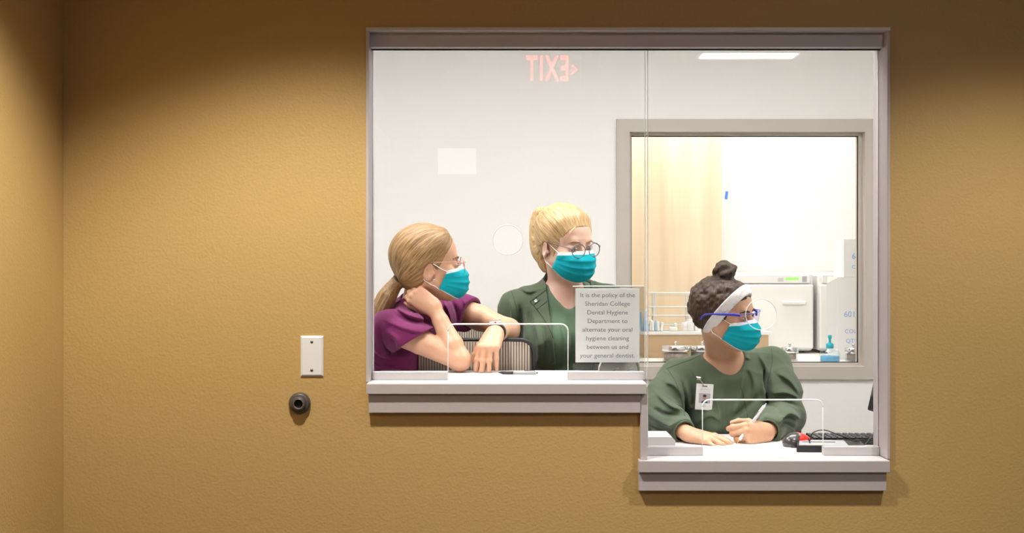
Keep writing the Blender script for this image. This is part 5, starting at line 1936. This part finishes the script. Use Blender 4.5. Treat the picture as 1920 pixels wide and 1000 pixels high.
# cable looping over the pad
zc = ZL
cp = [W(1508, 824, .25), W(1519, 826, .2), W(1524, 812, .19), W(1546, 807, .19), W(1575, 817, .2), W(1596, 824, .21), W(1612, 827, .2), W(1602, 828, .18), W(1592, 825, .2)]
b = MB(); b.tube(spline(cp, 8), .0016, 8); tag(b.build('mouse_cable', M_BLACKP), 'thin dark mouse cable looping over the signature pad', 'cable')
cp = [W(1516, 822, .16), W(1522, 838, .15), W(1540, 848, .115), W(1556, 851, .108)]
b = MB(); b.tube(spline(cp, 8), .0016, 8); tag(b.build('pad_cable', M_BLACKP), 'thin dark cable curling off the front of the signature pad', 'cable')
# monitor seen almost edge-on at the right jamb
mo_ = empty('monitor', (1.235, .42, ZL), 'dark computer monitor turned edge-on at the right end of the lower counter', 'monitor')
Mm = Matrix.Translation((1.258, .36, 1.066)) @ Matrix.Rotation(math.radians(97), 4, 'Z') @ Matrix.Rotation(math.radians(13), 4, 'X')
b = MB(); b.box(-.23, .27, -.012, .012, -.15, .15, .006, 2, M=Mm); b.build('housing', M_BLACKP, mo_)
b = MB(); b.box(-.22, .26, .0122, .0132, -.14, .14, M=Mm); b.build('screen', mat('dark_screen', (.01, .012, .016), rough=.12), mo_)
b = MB(); b.tube([(1.30, .40, 1.08), (1.31, .41, 1.0), (1.31, .41, ZL + .02)], .018, 10); b.build('neck', M_BLACKP, mo_)
b = MB(); b.box(1.20, 1.40, .395, .49, ZL + .0005, ZL + .014, .004); b.build('foot', M_BLACKP, mo_)
cp = [W(1645, 776, .25), W(1643, 800, .22), W(1632, 822, .18), W(1618, 838, .15)]
b = MB(); b.tube(spline(cp, 8), .0018, 8); tag(b.build('monitor_cable', M_BLACKP), 'thin dark cable hanging from the monitor to the counter', 'cable')

# ------------------------------------------------------------------ sterilisation room behind the inner window


def fxz(px, py, y):
    p = W(px, py, y); return p.x, p.z


CT = .945
ctr = empty('sterilisation_counter', (1.1, 2.8, 0), 'long white counter in the sterilisation room', 'counter')
b = MB(); b.box(ST_L + .01, ST_R - .01, 2.26, ST_B - .005, CT - .035, CT, .004); b.build('worktop', M_WHITEP, ctr)
b = MB(); b.box(ST_L + .01, ST_R - .01, 2.30, ST_B - .005, .001, CT - .036); b.build('cabinet_body', M_WHITEP, ctr)
# tall maple cabinet
y_ = 3.18
cxa, cxb = W(1150, 400, y_).x, W(1354, 400, y_).x
cab = empty('maple_cabinet', ((cxa + cxb) / 2, 3.3, CT), 'tall pale maple cabinet behind the clear rack', 'cabinet')
b = MB(); b.box(cxa - .3, cxb, 3.20, ST_B - .002, CT + .0005, 2.60, .002); b.build('carcass', M_WOOD, cab)
b = MB(); b.box(cxa + .02, cxb - .002, y_, 3.199, CT + .02, 2.58, .002); b.build('door', M_WOOD, cab)
b = MB(); b.box(cxa - .298, cxa + .016, y_, 3.199, CT + .02, 2.58, .002); b.build('door', M_WOOD, cab)
# blue tape on the wall
tx, tz = fxz(1362, 366, ST_B - .002)
b = MB(); b.plate([(tx - .010, tz - .022), (tx + .006, tz - .024), (tx + .011, tz + .020), (tx - .004, tz + .023)], [], ST_B - .002, ST_B - .0005); tag(b.build('blue_tape', M_BLUETAPE), 'small strip of blue tape on the white wall by the maple cabinet', 'tape')

# low riser shelf in front of the cabinet
ys = 2.62
rx0, rx1 = W(1207, 640, ys).x, W(1441, 640, ys).x
rz1 = W(0, 622, ys).z
rs = empty('riser_shelf', ((rx0 + rx1) / 2, ys, CT), 'low tan wooden riser shelf with a white top on the sterilisation counter', 'shelf')
b = MB(); b.box(rx0, rx1, ys, ys + .02, CT + .0005, rz1 - .017); b.build('front_board', M_TANWOOD, rs)
b = MB(); b.box(rx0 - .012, rx1 + .012, ys - .012, ys + .23, rz1 - .016, rz1, .002); b.build('top_board', M_WHITEP, rs)
for xx in (rx0, rx1 - .02):
    b = MB(); b.box(xx, xx + .02, ys + .021, ys + .22, CT + .0005, rz1 - .017); b.build('end_board', M_TANWOOD, rs)

# clear acrylic rack
ry = ys + .10
kx0, kx1 = W(1212, 0, ry).x, W(1306, 0, ry).x
rk = empty('clear_rack', ((kx0 + kx1) / 2, ry, rz1), 'clear four-tier acrylic rack on the riser shelf', 'rack')
for py in (549, 575, 591, 608):
    z = W(0, py, ry).z
    hh = .016 if py == 549 else .006
    b = MB(); b.box(kx0, kx1, ry - .05, ry + .07, z - hh, z, .001); b.build('shelf', M_ACRYL, rk)
    b = MB(); b.tube([(kx0, ry - .05, z), (kx1, ry - .05, z)], .0028, 6); b.build('shelf_lip', M_GEDGE, rk)
for px_ in (1226, 1290):
    for dy in (-.048, .068):
        xx = W(px_, 0, ry).x
        b = MB(); b.box(xx - .004, xx + .004, ry + dy - .003, ry + dy + .003, rz1 + .0004, W(0, 547, ry).z, .001); b.build('post', mat('frosted_acrylic', (.75, .74, .72), rough=.3), rk)
# sterile pouches standing on the shelf
for i, px_ in enumerate((1203, 1208, 1213, 1219, 1224, 1229, 1234, 1239)):
    x = W(px_, 0, ry - .07).x
    hgt = (.10, .105, .06, .055, .05, .052, .05, .045)[i]
    bl = i in (0, 1, 2, 5)
    b = MB(); Mp = Matrix.Translation((x, ry - .075 + .006 * (i % 2), rz1 + .0006)) @ Matrix.Rotation(math.radians((-6, 4, -3, 7, -5, 8, -4, 10)[i]), 4, 'Y')
    b.box(-.006, .006, -.02, .02, .002, hgt, .003, 2, M=Mp)
    tag(b.build('sterile_pouch', M_POUCH if bl else M_POUCHW), ('tall blue' if i < 2 else 'short blue' if bl else 'short white') + ' sterile pouch standing in the row on the riser shelf', 'pouch', 'tall blue pouches on the riser' if i < 2 else 'short blue pouches on the riser' if bl else 'white pouches on the riser')
x = W(1265, 0, ry - .08).x
b = MB(); b.box(x - .028, x + .012, ry - .10, ry - .06, rz1 + .0005, rz1 + .022, .006); b.box(x - .002, x + .012, ry - .095, ry - .065, rz1 + .02, rz1 + .042, .006); tag(b.build('crumpled_wrap', M_POUCHW), 'crumpled white wrap on the riser shelf below the rack', 'wrap')
x = W(1293, 0, ry - .08).x
for i, (dx, w_, h_) in enumerate(((-.026, .030, .036), (0, .046, .052), (.036, .022, .038))):
    tt = empty('white_canister', (x + dx, ry - .08, rz1), ('short white canister left of the tallest white canister', 'tallest white canister on the riser shelf', 'slim white canister right of the tallest one')[i], 'canister')
    b = MB(); b.lathe([(0, 0), (w_ / 2, 0), (w_ / 2, h_ - .004), (w_ / 2 - .003, h_), (0, h_)], 18, Matrix.Translation((x + dx, ry - .08 + .012 * i, rz1 + .0005))); b.build('body', M_WHITEP, tt)
    b = MB(); b.lathe([(w_ / 2 - .002, h_ + .0005), (w_ / 2 - .002, h_ + .007), (0, h_ + .008)], 18, Matrix.Translation((x + dx, ry - .08 + .012 * i, rz1 + .0005))); b.build('lid', M_PAPER, tt)


def jar(px_, y, label, w_=.062, zl=652):
    x = W(px_, 0, y).x
    zt = W(0, zl, y).z
    t = empty('glass_jar', (x, y, CT), label, 'jar', None)
    M0 = Matrix.Translation((x, y, 0))
    b = MB(); b.lathe([(0, CT + .001), (w_, CT + .001), (w_ + .001, CT + .004), (w_ + .001, zt - .016), (w_ - .002, zt - .012)], 28, M0); b.build('glass', clear_mat('jar_glass', (.90, .93, .93), .08, .6), t)
    b = MB(); b.lathe([(0, CT + .006), (w_ - .006, CT + .006), (w_ - .006, CT + .04), (0, CT + .048)], 20, M0); b.build('cotton_fill', mat('jar_contents', (.42, .33, .27), rough=.8, var=.5, vscale=60), t)
    b = MB(); b.lathe([(w_ + .004, zt - .016), (w_ + .005, zt - .012), (w_ + .005, zt + .008), (w_ + .003, zt + .0105), (0, zt + .0115)], 28, M0); ld = b.build('lid', M_CHROME, t)
    b = MB(); b.lathe([(.0035, zt + .011), (.004, zt + .017), (.0075, zt + .022), (.007, zt + .028), (0, zt + .030)], 16, M0); b.build('knob', M_CHROME, ld)
    return t


jar(1267, 2.40, 'glass jar with chrome knobbed lid in front of the riser shelf')
jar(1317, 2.44, 'glass jar with chrome lid half hidden behind the seated woman\'s shoulder')
jar(1481, 2.46, 'low glass jar with chrome lid in front of the steriliser', .036, 655)
jar(1600, 2.42, 'glass jar with chrome lid by the right edge of the inner window', .036, 656)


def steriliser(px0, px1, py0, py1, y, label, panel=True):
    x0, x1 = W(px0, 0, y).x, W(px1, 0, y).x
    z1 = W(0, py0, y).z
    z0 = CT + .012
    t = empty('steriliser', ((x0 + x1) / 2, y + .2, CT), label, 'steriliser')
    zp = z1 - .060
    b = MB(); b.box(x0, x1, y + .012, y + .46, z0, z1, .018, 3); b.build('housing', M_WHITEP, t)
    for xx in (x0 + .05, x1 - .05):
        b = MB(); b.lathe([(0, CT + .0006), (.018, CT + .0006), (.018, CT + .016), (0, CT + .016)], 14, Matrix.Translation((xx, y + .08, 0))); b.build('foot', M_BLACKP, t)
    b = MB(); b.box(x0 + .004, x1 - .004, y - .012, y + .011, z0 + .012, zp, .010, 3); dr = b.build('door', M_WHITEP, t)
    b = MB(); b.box(x1 - .17, x1 - .045, y - .030, y - .013, zp - .105, zp - .085, .006); b.build('handle', M_WHITEP, dr)
    b = MB(); b.box(x0 + .02, x1 - .02, y - .004, y + .011, zp + .006, z1 - .010, .003); cp_ = b.build('control_panel', M_WHITEP, t)
    b = MB(); b.box(x1 - .15, x1 - .080, y - .0055, y - .0042, zp + .022, zp + .036); b.build('display', M_LCD, cp_)
    b = MB(); b.box(x1 - .062, x1 - .038, y - .0055, y - .0042, zp + .012, zp + .042, .0005); b.build('keypad', M_GREYP, cp_)
    b = MB(); b.box(x1 - .190, x1 - .160, y - .0055, y - .0042, zp + .014, zp + .034, .0005); b.build('badge_plate', mat('pale_grey_print', (.6, .6, .6), rough=.6), cp_)
    return t


steriliser(1377, 1526, 512, 655, 2.92, 'white tabletop steriliser with green display')
steriliser(1534, 1690, 512, 655, 2.92, 'white tabletop steriliser partly behind the stacked cartons')
# cartons at the right
def carton(px0, px1, py0, py1, y, d, label, lines, size=.030, flap=False):
    x0, x1 = W(px0, 0, y).x, W(px1, 0, y).x
    z0, z1 = W(0, py1, y).z, W(0, py0, y).z
    t = empty('carton', ((x0 + x1) / 2, y + d / 2, z0), label, 'carton')
    b = MB(); b.box(x0, x1, y, y + d, z0, z1, .001, 1); b.build('box', M_BOX, t)
    for tx_, px_, py_, sz in lines:
        p = W(px_, py_, y)
        text('print', tx_, M_BLUEINK, (p.x, y - .0006, p.z), sz, (math.pi / 2, 0, 0), t, align='LEFT', extrude=.0001)
    if flap:
        b = MB(); b.plate([(x0 - .052, z1 - .030), (x0, z1 - .004), (x0, z0 + .05), (x0 - .045, z0 + .02)], [], y + .002, y + .004); fl = b.build('side_flap', M_BOX, t)
    return t


zc_ = W(0, 0, 2.53)
py_base = 500 + (CAM_H - CT - .0006) * FPX / (CAM_D + 2.53)
carton(1570, 1680, 520, py_base, 2.53, .19, 'large white carton with blue printed lines 601, COL and QTY', [('601', 1582, 590, .040), ('COL', 1584, 622, .028), ('QTY', 1586, 640, .028)], flap=True)
carton(1582, 1670, 448, 519.7, 2.53, .18, 'smaller white carton stacked on the large carton', [('601', 1597, 481, .040), ('COL', 1597, 501, .026)])
# pump bottle
xb_, yb_ = W(1556, 0, 2.36).x, 2.36
pb = empty('pump_bottle', (xb_, yb_, CT), 'clear bottle with turquoise pump in front of the cartons', 'bottle')
M0 = Matrix.Translation((xb_, yb_, 0))
zt = W(0, 655, yb_).z
b = MB(); b.lathe([(0, CT + .001), (.046, CT + .001), (.048, CT + .006), (.048, zt - .022), (.040, zt - .008), (.014, zt), (.013, zt + .010)], 28, M0); b.build('flask', clear_mat('pump_flask', (.90, .94, .95), .08, .6), pb)
b = MB(); b.lathe([(0, CT + .004), (.044, CT + .004), (.044, CT + .028), (0, CT + .028)], 24, M0); b.build('liquid', M_LIQ, pb)
b = MB(); b.lathe([(.017, zt + .004), (.018, zt + .006), (.018, zt + .024), (.010, zt + .030), (.006, zt + .034), (.006, zt + .050), (.009, zt + .052), (.009, zt + .066), (0, zt + .068)], 20, M0); pm = b.build('pump', M_TEAL, pb)
b = MB(); b.tube([(xb_, yb_, zt + .060), (xb_ - .0, yb_ + .028, zt + .058)], .005, 8); b.build('spout', M_TEAL, pm)
